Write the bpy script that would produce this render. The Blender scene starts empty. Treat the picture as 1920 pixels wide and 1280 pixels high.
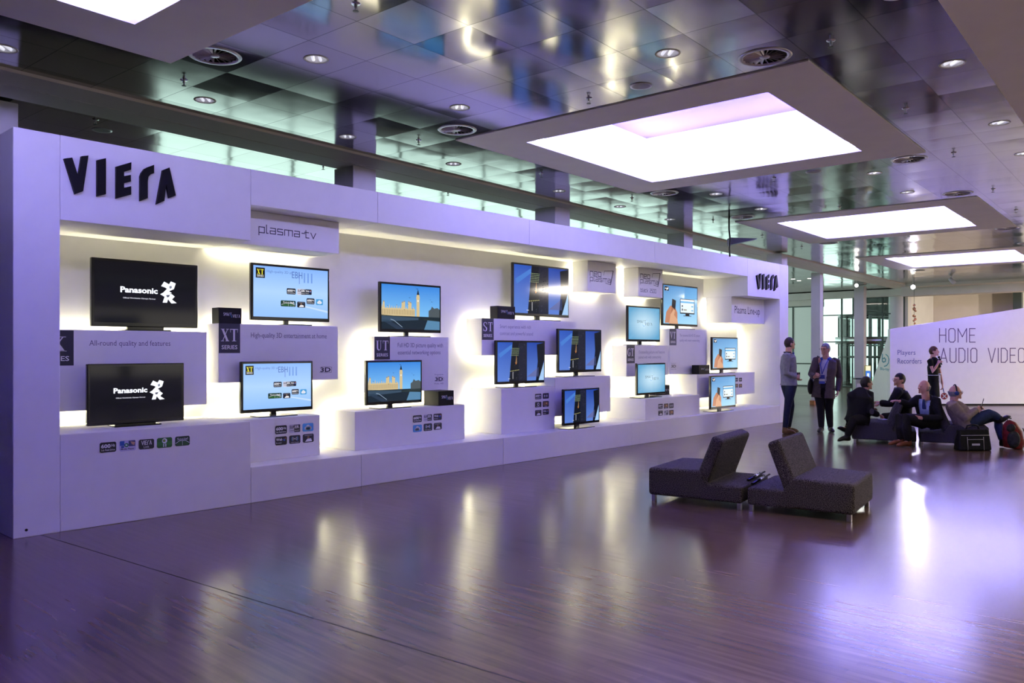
import bpy, bmesh, math, random
from mathutils import Vector, Matrix
random.seed(7)
C = bpy.context.scene.collection
SC = bpy.context.scene
PI = math.pi

# ---------------------------------------------------------------- camera
FPX, PCX, PCY, EYE = 1520.0, 960.0, 656.0, 1.6
YAW = math.radians(42.65)
CAMX, CAMY = -2.184, -7.749
FW = Vector((math.cos(YAW), math.sin(YAW), 0))
RT = Vector((math.sin(YAW), -math.cos(YAW), 0))
cd = bpy.data.cameras.new('camera')
cam = bpy.data.objects.new('camera', cd)
C.objects.link(cam)
cd.sensor_width = 36.0
cd.lens = FPX / 1920 * 36.0
cd.shift_y = (PCY - 640) / 1920
cd.clip_end = 200
cam.location = (CAMX, CAMY, EYE)
cam.rotation_euler = (PI / 2, 0, YAW - PI / 2)
SC.camera = cam

# ---------------------------------------------------------------- exposure, world
SC.view_settings.view_transform = 'Standard'
SC.view_settings.look = 'None'
SC.view_settings.exposure = 0.78
SC.view_settings.gamma = 1.0
SC.view_settings.use_curve_mapping = False
try:
    SC.cycles.max_bounces = 8
    SC.cycles.diffuse_bounces = 4
    SC.cycles.glossy_bounces = 4
    SC.cycles.transparent_max_bounces = 12
    SC.cycles.caustics_reflective = True
    SC.cycles.blur_glossy = 0.6
    SC.cycles.caustics_refractive = False
    SC.cycles.sample_clamp_indirect = 6.0
    SC.cycles.use_denoising = True
except Exception:
    pass
W = bpy.data.worlds.new('daylight')
SC.world = W
W.use_nodes = True
W.node_tree.nodes['Background'].inputs[0].default_value = (0.73, 0.95, 0.87, 1)
W.node_tree.nodes['Background'].inputs[1].default_value = 1.35

COVE = (0.46, 0.42, 1.0)      # colour of the ceiling light boxes
COVE_SIDE = 58.0
LED = (1.0, 0.94, 0.60)       # backlights of the display wall
LED_S = 48.0
SPOT_W = 120.0
DOWN_W = 44.0               # dimmed warm downlights
H = 4.1                       # ceiling height
GA = math.radians(3.2)        # the ceiling grid is turned against the display wall

def ray(px, py):
    return FW + RT * ((px - PCX) / FPX) + Vector((0, 0, -(py - PCY) / FPX))
def at_y(px, py, y):
    d = ray(px, py); t = (y - CAMY) / d.y
    return Vector((CAMX + t * d.x, y, EYE + t * d.z))
def at_z(px, py, z):
    d = ray(px, py); t = (z - EYE) / d.z
    return Vector((CAMX + t * d.x, CAMY + t * d.y, z))
def at_d(px, py, t):
    d = ray(px, py)
    return Vector((CAMX + t * d.x, CAMY + t * d.y, EYE + t * d.z))
def at_x(px, py, x):
    d = ray(px, py); t = (x - CAMX) / d.x
    return Vector((x, CAMY + t * d.y, EYE + t * d.z))
def gw(gx, gy, z=0.0):        # ceiling-grid coordinates to world
    return Vector((gx * math.cos(GA) - gy * math.sin(GA), gx * math.sin(GA) + gy * math.cos(GA), z))

def spot(name, loc, target, watts, col, size, blend, r=0.05):
    l = bpy.data.lights.new(name, 'SPOT'); l.energy = watts; l.color = col
    l.spot_size = math.radians(size); l.spot_blend = blend; l.shadow_soft_size = r
    o = bpy.data.objects.new(name, l); C.objects.link(o); o.location = loc
    o.rotation_euler = (Vector(target) - Vector(loc)).to_track_quat('-Z', 'Y').to_euler()
    return o

# ---------------------------------------------------------------- materials
def mat(name, col, rough=0.5, metal=0.0, spec=0.5, emit=None, es=0.0, coat=0.0):
    m = bpy.data.materials.new(name); m.use_nodes = True
    b = m.node_tree.nodes['Principled BSDF']
    b.inputs['Base Color'].default_value = (*col, 1)
    b.inputs['Roughness'].default_value = rough
    b.inputs['Metallic'].default_value = metal
    b.inputs['Specular IOR Level'].default_value = spec
    b.inputs['Coat Weight'].default_value = coat
    if emit:
        b.inputs['Emission Color'].default_value = (*emit, 1)
        b.inputs['Emission Strength'].default_value = es
    return m
def noisy(name, c1, c2, scale, rough=0.8, spec=0.3, bump=0.0, detail=3.0, stretch=None):
    m = mat(name, c1, rough, 0, spec); nt = m.node_tree; b = nt.nodes['Principled BSDF']
    tc = nt.nodes.new('ShaderNodeTexCoord'); n = nt.nodes.new('ShaderNodeTexNoise')
    n.inputs['Scale'].default_value = scale; n.inputs['Detail'].default_value = detail
    if stretch:
        mp = nt.nodes.new('ShaderNodeMapping'); mp.inputs['Scale'].default_value = stretch
        nt.links.new(tc.outputs['Object'], mp.inputs[0]); nt.links.new(mp.outputs[0], n.inputs[0])
    else:
        nt.links.new(tc.outputs['Object'], n.inputs[0])
    r = nt.nodes.new('ShaderNodeValToRGB')
    r.color_ramp.elements[0].position = 0.35; r.color_ramp.elements[0].color = (*c1, 1)
    r.color_ramp.elements[1].position = 0.65; r.color_ramp.elements[1].color = (*c2, 1)
    nt.links.new(n.outputs[0], r.inputs[0]); nt.links.new(r.outputs[0], b.inputs['Base Color'])
    if bump:
        bp = nt.nodes.new('ShaderNodeBump'); bp.inputs['Strength'].default_value = bump
        bp.inputs['Distance'].default_value = 0.01
        nt.links.new(n.outputs[0], bp.inputs['Height']); nt.links.new(bp.outputs[0], b.inputs['Normal'])
    return m

M = {}
M['white'] = noisy('painted_white_board', (0.79, 0.78, 0.79), (0.81, 0.80, 0.81), 6, 0.55, 0.3)
M['plaster'] = noisy('ceiling_plaster', (0.82, 0.79, 0.77), (0.85, 0.82, 0.80), 3, 0.8, 0.2)
M['wall'] = noisy('far_wall_paint', (0.66, 0.64, 0.60), (0.70, 0.68, 0.64), 1.5, 0.7, 0.2)
M['wallwarm'] = noisy('warm_wall_paint', (0.58, 0.52, 0.45), (0.63, 0.57, 0.50), 1.5, 0.7, 0.2)
M['dimwall'] = noisy('dim_wall_paint', (0.20, 0.19, 0.20), (0.24, 0.23, 0.24), 1.0, 0.7, 0.2)
M['column'] = noisy('column_paint', (0.62, 0.60, 0.62), (0.66, 0.64, 0.66), 2.0, 0.5, 0.3)
M['black'] = mat('black_gloss_plastic', (0.008, 0.008, 0.01), 0.14, 0, 0.5)
M['letter'] = mat('black_satin_letter', (0.004, 0.004, 0.007), 0.5, 0, 0.15)
M['matblack'] = mat('black_matte', (0.012, 0.012, 0.014), 0.7, 0, 0.3)
M['chrome'] = mat('chrome', (0.75, 0.75, 0.77), 0.15, 1.0)
M['steel'] = mat('brushed_steel', (0.55, 0.55, 0.57), 0.3, 1.0)
M['darksteel'] = mat('dark_steel_frame', (0.06, 0.075, 0.07), 0.4, 0.6)
M['led'] = mat('led_strip', (0.9, 0.9, 0.85), 0.5, emit=LED, es=LED_S)
M['coveside'] = mat('light_box_side', (0.9, 0.9, 0.9), 0.6, emit=COVE, es=COVE_SIDE)
M['covetop'] = mat('lavender_light_box_top', (0.20, 0.165, 0.60), 0.7, spec=0.1)
M['covewall'] = mat('white_light_box_wall', (0.85, 0.85, 0.88), 0.7, spec=0.1)
M['lamp'] = mat('lamp_lens', (1, 1, 1), 0.3, emit=(1.0, 0.97, 0.88), es=14.0)
M['smalllamp'] = mat('small_lamp_lens', (1, 1, 1), 0.3, emit=(1.0, 0.95, 0.85), es=6.0)
M['skin'] = noisy('skin', (0.52, 0.27, 0.19), (0.58, 0.31, 0.22), 30, 0.5, 0.35)
M['fabric'] = noisy('charcoal_melange_fabric', (0.013, 0.012, 0.014), (0.135, 0.118, 0.10), 150, 0.92, 0.15, 0.3, 0.0)
M['fabricdark'] = noisy('dark_melange_fabric', (0.02, 0.02, 0.028), (0.085, 0.078, 0.09), 130, 0.92, 0.15, 0.5, 2.0)

def attr_mat(name, emissive):
    m = bpy.data.materials.new(name); m.use_nodes = True
    nt = m.node_tree; b = nt.nodes['Principled BSDF']
    a = nt.nodes.new('ShaderNodeAttribute'); a.attribute_name = 'Col'
    if emissive:
        b.inputs['Base Color'].default_value = (0.006, 0.006, 0.007, 1)
        b.inputs['Roughness'].default_value = 0.07
        b.inputs['Specular IOR Level'].default_value = 0.28
        nt.links.new(a.outputs['Color'], b.inputs['Emission Color'])
        b.inputs['Emission Strength'].default_value = 0.66
    else:
        nt.links.new(a.outputs['Color'], b.inputs['Base Color'])
        b.inputs['Roughness'].default_value = 0.5
    return m
M['screen'] = attr_mat('lit_screen', True)
M['print'] = attr_mat('printed_vinyl', False)

def glass_mat(name, tint, refl=0.12):
    m = bpy.data.materials.new(name); m.use_nodes = True; nt = m.node_tree
    nt.nodes.clear(); o = nt.nodes.new('ShaderNodeOutputMaterial')
    mx = nt.nodes.new('ShaderNodeMixShader'); t = nt.nodes.new('ShaderNodeBsdfTransparent')
    g = nt.nodes.new('ShaderNodeBsdfGlossy'); g.inputs['Roughness'].default_value = 0.02
    t.inputs[0].default_value = (*tint, 1)
    f = nt.nodes.new('ShaderNodeFresnel'); f.inputs[0].default_value = 1.45
    nt.links.new(f.outputs[0], mx.inputs[0]); nt.links.new(t.outputs[0], mx.inputs[1])
    nt.links.new(g.outputs[0], mx.inputs[2]); nt.links.new(mx.outputs[0], o.inputs[0])
    return m
M['glass'] = glass_mat('clear_glass', (0.86, 0.95, 0.92))
M['tumbler'] = glass_mat('tumbler_glass', (0.93, 0.96, 0.97))
# frosted pane that lets daylight through
m = mat('frosted_glass', (0.80, 0.90, 0.86), 0.5); m.node_tree.nodes['Principled BSDF'].inputs['Transmission Weight'].default_value = 0.0
nt = m.node_tree; tl = nt.nodes.new('ShaderNodeBsdfTranslucent'); tl.inputs[0].default_value = (0.95, 1.0, 0.98, 1)
mx = nt.nodes.new('ShaderNodeMixShader'); mx.inputs[0].default_value = 0.9
nt.links.new(nt.nodes['Principled BSDF'].outputs[0], mx.inputs[1]); nt.links.new(tl.outputs[0], mx.inputs[2])
nt.links.new(mx.outputs[0], nt.nodes['Material Output'].inputs[0])
M['frost'] = m

def floor_mat():
    m = mat('strip_parquet', (0.1, 0.06, 0.05), 0.24, 0, 0.5); nt = m.node_tree; b = nt.nodes['Principled BSDF']
    tc = nt.nodes.new('ShaderNodeTexCoord')
    br = nt.nodes.new('ShaderNodeTexBrick')
    br.inputs['Scale'].default_value = 1.0; br.inputs['Brick Width'].default_value = 0.48; br.inputs['Row Height'].default_value = 0.07
    br.inputs['Mortar Size'].default_value = 0.0; br.inputs['Bias'].default_value = -0.1
    br.inputs['Color1'].default_value = (0.135, 0.088, 0.065, 1); br.inputs['Color2'].default_value = (0.112, 0.073, 0.054, 1)
    br.inputs['Mortar'].default_value = (0.112, 0.073, 0.054, 1)
    ro = nt.nodes.new('ShaderNodeMapping'); ro.inputs['Rotation'].default_value = (0, 0, PI / 2)
    nt.links.new(tc.outputs['Object'], ro.inputs[0]); nt.links.new(ro.outputs[0], br.inputs[0])
    n = nt.nodes.new('ShaderNodeTexNoise'); n.inputs['Scale'].default_value = 1.0; n.inputs['Detail'].default_value = 4
    mp = nt.nodes.new('ShaderNodeMapping'); mp.inputs['Scale'].default_value = (24, 1.3, 1)
    nt.links.new(tc.outputs['Object'], mp.inputs[0]); nt.links.new(mp.outputs[0], n.inputs[0])
    n2 = nt.nodes.new('ShaderNodeTexNoise'); n2.inputs['Scale'].default_value = 0.5; n2.inputs['Detail'].default_value = 3
    nt.links.new(tc.outputs['Object'], n2.inputs[0])
    mxa = nt.nodes.new('ShaderNodeMixRGB'); mxa.blend_type = 'MULTIPLY'; mxa.inputs[0].default_value = 0.9
    r = nt.nodes.new('ShaderNodeValToRGB'); r.color_ramp.elements[0].position = 0.3; r.color_ramp.elements[0].color = (0.70, 0.70, 0.70, 1)
    r.color_ramp.elements[1].position = 0.7; r.color_ramp.elements[1].color = (1.17, 1.16, 1.15, 1)
    nt.links.new(n.outputs[0], r.inputs[0]); nt.links.new(br.outputs[0], mxa.inputs[1]); nt.links.new(r.outputs[0], mxa.inputs[2])
    nt.links.new(mxa.outputs[0], b.inputs['Base Color'])
    mr = nt.nodes.new('ShaderNodeMapRange'); mr.inputs[1].default_value = 0.2; mr.inputs[2].default_value = 0.8
    mr.inputs[3].default_value = 0.15; mr.inputs[4].default_value = 0.27
    av = nt.nodes.new('ShaderNodeMath'); av.operation = 'ADD'; hf = nt.nodes.new('ShaderNodeMath'); hf.operation = 'MULTIPLY'; hf.inputs[1].default_value = 0.5
    nt.links.new(n.outputs[0], av.inputs[0]); nt.links.new(n2.outputs[0], av.inputs[1]); nt.links.new(av.outputs[0], hf.inputs[0])
    nt.links.new(hf.outputs[0], mr.inputs[0]); nt.links.new(mr.outputs[0], b.inputs['Roughness'])
    bp = nt.nodes.new('ShaderNodeBump'); bp.inputs['Strength'].default_value = 0.0; bp.inputs['Distance'].default_value = 0.004
    nt.links.new(n.outputs[0], bp.inputs['Height']); nt.links.new(bp.outputs[0], b.inputs['Normal'])
    return m
M['floor'] = floor_mat()

def tile_mat():
    # reflective metal panels: each 0.6 m panel tilts and dulls a little on its own
    m = mat('metal_ceiling_panels', (0.36, 0.35, 0.37), 0.16, 1.0); nt = m.node_tree; b = nt.nodes['Principled BSDF']
    L = nt.links.new
    tc = nt.nodes.new('ShaderNodeTexCoord')
    off = nt.nodes.new('ShaderNodeVectorMath'); off.operation = 'ADD'; off.inputs[1].default_value = (0.4 + 60, 0.385 + 60, 0)
    L(tc.outputs['Object'], off.inputs[0])
    sc = nt.nodes.new('ShaderNodeVectorMath'); sc.operation = 'SCALE'; sc.inputs['Scale'].default_value = 1 / 0.6
    L(off.outputs[0], sc.inputs[0])
    fl = nt.nodes.new('ShaderNodeVectorMath'); fl.operation = 'FLOOR'; L(sc.outputs[0], fl.inputs[0])
    fr = nt.nodes.new('ShaderNodeVectorMath'); fr.operation = 'FRACTION'; L(sc.outputs[0], fr.inputs[0])
    wn = nt.nodes.new('ShaderNodeTexWhiteNoise'); wn.noise_dimensions = '2D'; L(fl.outputs[0], wn.inputs['Vector'])
    # normal: per panel tilt + a soft pillow over each panel
    a = nt.nodes.new('ShaderNodeVectorMath'); a.operation = 'SUBTRACT'; a.inputs[1].default_value = (0.5, 0.5, 0.5); L(wn.outputs['Color'], a.inputs[0])
    a2 = nt.nodes.new('ShaderNodeVectorMath'); a2.operation = 'MULTIPLY'; a2.inputs[1].default_value = (0.016, 0.016, 0); L(a.outputs[0], a2.inputs[0])
    p = nt.nodes.new('ShaderNodeVectorMath'); p.operation = 'SUBTRACT'; p.inputs[1].default_value = (0.5, 0.5, 0.5); L(fr.outputs[0], p.inputs[0])
    p2 = nt.nodes.new('ShaderNodeVectorMath'); p2.operation = 'MULTIPLY'; p2.inputs[1].default_value = (0.009, 0.009, 0); L(p.outputs[0], p2.inputs[0])
    nz = nt.nodes.new('ShaderNodeTexNoise'); nz.inputs['Scale'].default_value = 3.0; nz.inputs['Detail'].default_value = 1.0; L(tc.outputs['Object'], nz.inputs[0])
    nz1 = nt.nodes.new('ShaderNodeVectorMath'); nz1.operation = 'SUBTRACT'; nz1.inputs[1].default_value = (0.5, 0.5, 0.5); L(nz.outputs['Color'], nz1.inputs[0])
    nz2 = nt.nodes.new('ShaderNodeVectorMath'); nz2.operation = 'MULTIPLY'; nz2.inputs[1].default_value = (0.022, 0.022, 0); L(nz1.outputs[0], nz2.inputs[0])
    s1 = nt.nodes.new('ShaderNodeVectorMath'); s1.operation = 'ADD'; L(a2.outputs[0], s1.inputs[0]); L(p2.outputs[0], s1.inputs[1])
    s2 = nt.nodes.new('ShaderNodeVectorMath'); s2.operation = 'ADD'; L(s1.outputs[0], s2.inputs[0]); L(nz2.outputs[0], s2.inputs[1])
    ge = nt.nodes.new('ShaderNodeNewGeometry')
    s3 = nt.nodes.new('ShaderNodeVectorMath'); s3.operation = 'ADD'; L(s2.outputs[0], s3.inputs[0]); L(ge.outputs['Normal'], s3.inputs[1])
    nn = nt.nodes.new('ShaderNodeVectorMath'); nn.operation = 'NORMALIZE'; L(s3.outputs[0], nn.inputs[0])
    L(nn.outputs[0], b.inputs['Normal'])
    # seams
    ab = nt.nodes.new('ShaderNodeVectorMath'); ab.operation = 'ABSOLUTE'; L(p.outputs[0], ab.inputs[0])
    sx = nt.nodes.new('ShaderNodeSeparateXYZ'); L(ab.outputs[0], sx.inputs[0])
    mxm = nt.nodes.new('ShaderNodeMath'); mxm.operation = 'MAXIMUM'; L(sx.outputs[0], mxm.inputs[0]); L(sx.outputs[1], mxm.inputs[1])
    gt = nt.nodes.new('ShaderNodeMath'); gt.operation = 'GREATER_THAN'; gt.inputs[1].default_value = 0.493; L(mxm.outputs[0], gt.inputs[0])
    mc = nt.nodes.new('ShaderNodeMixRGB'); L(gt.outputs[0], mc.inputs[0])
    hv = nt.nodes.new('ShaderNodeMapRange'); hv.inputs[3].default_value = 0.80; hv.inputs[4].default_value = 1.15; L(wn.outputs['Value'], hv.inputs[0])
    vm = nt.nodes.new('ShaderNodeVectorMath'); vm.operation = 'SCALE'; vm.inputs[0].default_value = (0.34, 0.335, 0.335); L(hv.outputs[0], vm.inputs['Scale'])
    L(vm.outputs[0], mc.inputs[1]); mc.inputs[2].default_value = (0.10, 0.10, 0.105, 1)
    L(mc.outputs[0], b.inputs['Base Color'])
    rr = nt.nodes.new('ShaderNodeMapRange'); rr.inputs[3].default_value = 0.08; rr.inputs[4].default_value = 0.16; L(wn.outputs['Value'], rr.inputs[0])
    L(rr.outputs[0], b.inputs['Roughness'])
    return m
M['tile'] = tile_mat()

# ---------------------------------------------------------------- mesh helpers
class MB:
    def __init__(s): s.v = []; s.f = []; s.m = []
    def add(s, vs, fs, mi=0):
        o = len(s.v); s.v += [tuple(v) for v in vs]; s.f += [tuple(i + o for i in f) for f in fs]; s.m += [mi] * len(fs); return s
    def box(s, x0, x1, y0, y1, z0, z1, mi=0):
        vs = [(x, y, z) for x in (x0, x1) for y in (y0, y1) for z in (z0, z1)]
        return s.add(vs, [(0, 1, 3, 2), (4, 6, 7, 5), (0, 4, 5, 1), (2, 3, 7, 6), (0, 2, 6, 4), (1, 5, 7, 3)], mi)
    def quad(s, a, b, c, d, mi=0): return s.add([a, b, c, d], [(0, 1, 2, 3)], mi)
    def prism(s, pts, n, mi=0):        # outline (3D points) thrust along vector n
        k = len(pts); n = Vector(n); a = [Vector(p) for p in pts]
        return s.add(a + [p + n for p in a], [tuple(range(k))[::-1], tuple(range(k, 2 * k))] + [(i, (i + 1) % k, k + (i + 1) % k, k + i) for i in range(k)], mi)
    def tube(s, pts, rad, seg=12, side=None, cap=True, mi=0):
        # swept section; rad entries r or (r_side, r_other)
        pts = [Vector(p) for p in pts]; n = len(pts); base = len(s.v); vs = []; last = None
        for i, p in enumerate(pts):
            t = (pts[min(i + 1, n - 1)] - pts[max(i - 1, 0)]).normalized()
            ref = Vector(side) if side is not None else (last if last is not None else (Vector((1, 0, 0)) if abs(t.x) < 0.8 else Vector((0, 1, 0))))
            u = (ref - t * ref.dot(t))
            if u.length < 1e-4: u = t.orthogonal()
            u.normalize(); w = t.cross(u); last = u
            r = rad[i] if isinstance(rad, (list, tuple)) else rad
            ra, rb = r if isinstance(r, (list, tuple)) else (r, r)
            for k in range(seg):
                an = 2 * PI * k / seg
                vs.append(p + u * (math.cos(an) * ra) + w * (math.sin(an) * rb))
        fs = [(i * seg + k, i * seg + (k + 1) % seg, (i + 1) * seg + (k + 1) % seg, (i + 1) * seg + k) for i in range(n - 1) for k in range(seg)]
        if cap: fs += [tuple(range(seg))[::-1], tuple((n - 1) * seg + k for k in range(seg))]
        return s.add(vs, fs, mi)
    def lathe(s, o, prof, seg=24, axis=None, mi=0):   # prof: (r, h) list
        o = Vector(o); ax = Vector(axis or (0, 0, 1)).normalized(); u = ax.orthogonal().normalized(); w = ax.cross(u)
        vs = [o + ax * h + (u * math.cos(2 * PI * k / seg) + w * math.sin(2 * PI * k / seg)) * r for r, h in prof for k in range(seg)]
        fs = [(i * seg + k, i * seg + (k + 1) % seg, (i + 1) * seg + (k + 1) % seg, (i + 1) * seg + k) for i in range(len(prof) - 1) for k in range(seg)]
        return s.add(vs, fs, mi)
    def ball(s, o, rx, ry=None, rz=None, X=None, Y=None, Z=None, seg=16, rings=10, mi=0, fn=None):
        ry = ry or rx; rz = rz or rx; o = Vector(o)
        X = X or Vector((1, 0, 0)); Y = Y or Vector((0, 1, 0)); Z = Z or Vector((0, 0, 1)); vs = []; fs = []
        for i in range(rings + 1):
            th = PI * i / rings
            for k in range(seg):
                ph = 2 * PI * k / seg
                a, b, c = math.sin(th) * math.cos(ph), math.sin(th) * math.sin(ph), math.cos(th)
                if fn: a, b, c = fn(a, b, c)
                vs.append(o + X * a * rx + Y * b * ry + Z * c * rz)
        for i in range(rings):
            for k in range(seg):
                fs.append((i * seg + k, (i + 1) * seg + k, (i + 1) * seg + (k + 1) % seg, i * seg + (k + 1) % seg))
        return s.add(vs, fs, mi)
    def mesh(s, name):
        me = bpy.data.meshes.new(name); me.from_pydata(s.v, [], s.f); me.update()
        bm = bmesh.new(); bm.from_mesh(me); bmesh.ops.remove_doubles(bm, verts=bm.verts, dist=1e-6)
        bmesh.ops.recalc_face_normals(bm, faces=bm.faces); bm.to_mesh(me); bm.free()
        return me
    def build(s, name, m, parent=None, smooth=False, bevel=0, seg=2):
        me = bpy.data.meshes.new(name); me.from_pydata(s.v, [], s.f)
        ms = m if isinstance(m, list) else [m]
        for x in ms: me.materials.append(x)
        if len(ms) > 1: me.polygons.foreach_set('material_index', s.m)
        me.update(); bm = bmesh.new(); bm.from_mesh(me)
        bmesh.ops.remove_doubles(bm, verts=bm.verts, dist=1e-6); bmesh.ops.recalc_face_normals(bm, faces=bm.faces)
        bm.to_mesh(me); bm.free()
        if smooth: me.polygons.foreach_set('use_smooth', [True] * len(me.polygons))
        o = bpy.data.objects.new(name, me); link(o, parent)
        if bevel:
            b = o.modifiers.new('bevel', 'BEVEL'); b.width = bevel; b.segments = seg; b.limit_method = 'ANGLE'; b.angle_limit = math.radians(40)
            if seg > 2:
                me.polygons.foreach_set('use_smooth', [True] * len(me.polygons))
                w = o.modifiers.new('wn', 'WEIGHTED_NORMAL'); w.keep_sharp = True
        return o

def link(o, parent=None):
    C.objects.link(o)
    if parent is not None:
        o.parent = parent
        o.matrix_parent_inverse = WMI(parent)
    return o
def WM(p):
    m = p.matrix_basis.copy()
    return WM(p.parent) @ p.matrix_parent_inverse @ m if p.parent is not None else m
def WMI(p): return WM(p).inverted()
def tag(o, label=None, cat=None, group=None, kind=None):
    if label: o['label'] = label
    if cat: o['category'] = cat
    if group: o['group'] = group
    if kind: o['kind'] = kind
    return o
def thing(name, label, cat, loc=(0, 0, 0), rz=0.0, group=None):
    o = bpy.data.objects.new(name, None); o.empty_display_size = 0.1; C.objects.link(o)
    o.location = loc; o.rotation_euler = (0, 0, rz)
    return tag(o, label, cat, group)
def struct(o, label=None):
    o['kind'] = 'structure'
    if label: o['label'] = label
    return o
def copy_tree(o, parent=None, top=True):
    c = o.copy(); C.objects.link(c)
    if parent is not None:
        c.parent = parent; c.matrix_parent_inverse = o.matrix_parent_inverse.copy()
    for ch in list(o.children): copy_tree(ch, c, False)
    return c

# ---------------------------------------------------------------- flat printed / lit pictures
_font = {}
def glyphs(s, bold=0.0):
    k = (s, bold)
    if k not in _font:
        cu = bpy.data.curves.new('t', 'FONT'); cu.body = s; cu.resolution_u = 2; cu.offset = bold
        ob = bpy.data.objects.new('t', cu); C.objects.link(ob)
        bpy.context.view_layer.update()
        me = bpy.data.meshes.new_from_object(ob.evaluated_get(bpy.context.evaluated_depsgraph_get()))
        vs = [(v.co.x, v.co.y) for v in me.vertices]; fs = [tuple(p.vertices) for p in me.polygons]
        bpy.data.objects.remove(ob); bpy.data.curves.remove(cu); bpy.data.meshes.remove(me)
        x0 = min(v[0] for v in vs); x1 = max(v[0] for v in vs); y0 = min(v[1] for v in vs); y1 = max(v[1] for v in vs)
        _font[k] = ([((x - x0) / (x1 - x0), (y - y0) / (y1 - y0)) for x, y in vs], fs)
    return _font[k]

# stroke letters: polylines in a box of width w, x-height 1 (caps/ascenders up to 1.45, descenders to -0.4)
SF = {
 'p': (1.0, [[(0, -.45), (0, 1), (1, 1), (1, 0), (0, 0)]]), 'l': (.3, [[(0, 1.45), (0, 0), (.3, 0)]]),
 'a': (1.0, [[(.05, 1), (1, 1), (1, 0), (0, 0), (0, .5), (1, .5)]]), 's': (.95, [[(.95, 1), (0, 1), (0, .52), (.95, .48), (.95, 0), (0, 0)]]),
 'm': (1.5, [[(0, 0), (0, 1), (1.5, 1), (1.5, 0)], [(.75, 1), (.75, 0)]]), 't': (.6, [[(0, 1.35), (0, 0), (.6, 0)], [(-.25, 1), (.55, 1)]]),
 'v': (1.0, [[(0, 1), (.5, 0), (1, 1)]]), 'n': (1.0, [[(0, 0), (0, 1), (1, 1), (1, 0)]]), 'e': (1.0, [[(0, .5), (1, .5), (1, 1), (0, 1), (0, 0), (1, 0)]]),
 'o': (1.0, [[(0, 0), (1, 0), (1, 1), (0, 1), (0, 0)]]), 'b': (1.0, [[(0, 1.45), (0, 0), (1, 0), (1, 1), (0, 1)]]), 'c': (.9, [[(.9, 1), (0, 1), (0, 0), (.9, 0)]]),
 'k': (.85, [[(0, 1.45), (0, 0)], [(.8, 1), (.1, .5), (.85, 0)]]), '2': (.9, [[(0, 1.4), (.9, 1.4), (.9, .75), (0, .6), (0, 0), (.9, 0)]]),
 '5': (.9, [[(.9, 1.4), (0, 1.4), (0, .8), (.9, .75), (.9, 0), (0, 0)]]), '0': (.9, [[(0, 0), (.9, 0), (.9, 1.4), (0, 1.4), (0, 0)]]),
 '-': (.5, [[(0, 1.0), (.45, 1.0)]]), ' ': (.5, []),
 'H': (.62, [[(0, 0), (0, 1.4)], [(.62, 0), (.62, 1.4)], [(0, .72), (.62, .72)]]),
 'O': (.62, [[(.15, 0), (.47, 0), (.62, .18), (.62, 1.22), (.47, 1.4), (.15, 1.4), (0, 1.22), (0, .18), (.15, 0)]]),
 'M': (.85, [[(0, 0), (0, 1.4), (.425, .55), (.85, 1.4), (.85, 0)]]), 'E': (.55, [[(.55, 0), (0, 0), (0, 1.4), (.55, 1.4)], [(0, .72), (.48, .72)]]),
 'A': (.72, [[(0, 0), (.36, 1.4), (.72, 0)], [(.12, .42), (.6, .42)]]), 'U': (.62, [[(0, 1.4), (0, .18), (.15, 0), (.47, 0), (.62, .18), (.62, 1.4)]]),
 'D': (.62, [[(0, 0), (0, 1.4), (.4, 1.4), (.62, 1.15), (.62, .25), (.4, 0), (0, 0)]]), 'I': (.01, [[(0, 0), (0, 1.4)]]),
 'V': (.72, [[(0, 1.4), (.36, 0), (.72, 1.4)]]), 'S': (.55, [[(.55, 1.3), (.1, 1.4), (0, .85), (.55, .6), (.45, 0), (0, .1)]]),
 'R': (.6, [[(0, 0), (0, 1.4), (.55, 1.3), (.5, .8), (.05, .7), (.6, 0)]]), 'T': (.62, [[(0, 1.4), (.62, 1.4)], [(.31, 1.4), (.31, 0)]]),
 'r': (.5, [[(0, 0), (0, .75), (.2, 1.3), (.5, 1.4)]]), 'W': (.6, [[(0, 0), (.3, 1.4), (.6, 0)]]),
}
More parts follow.
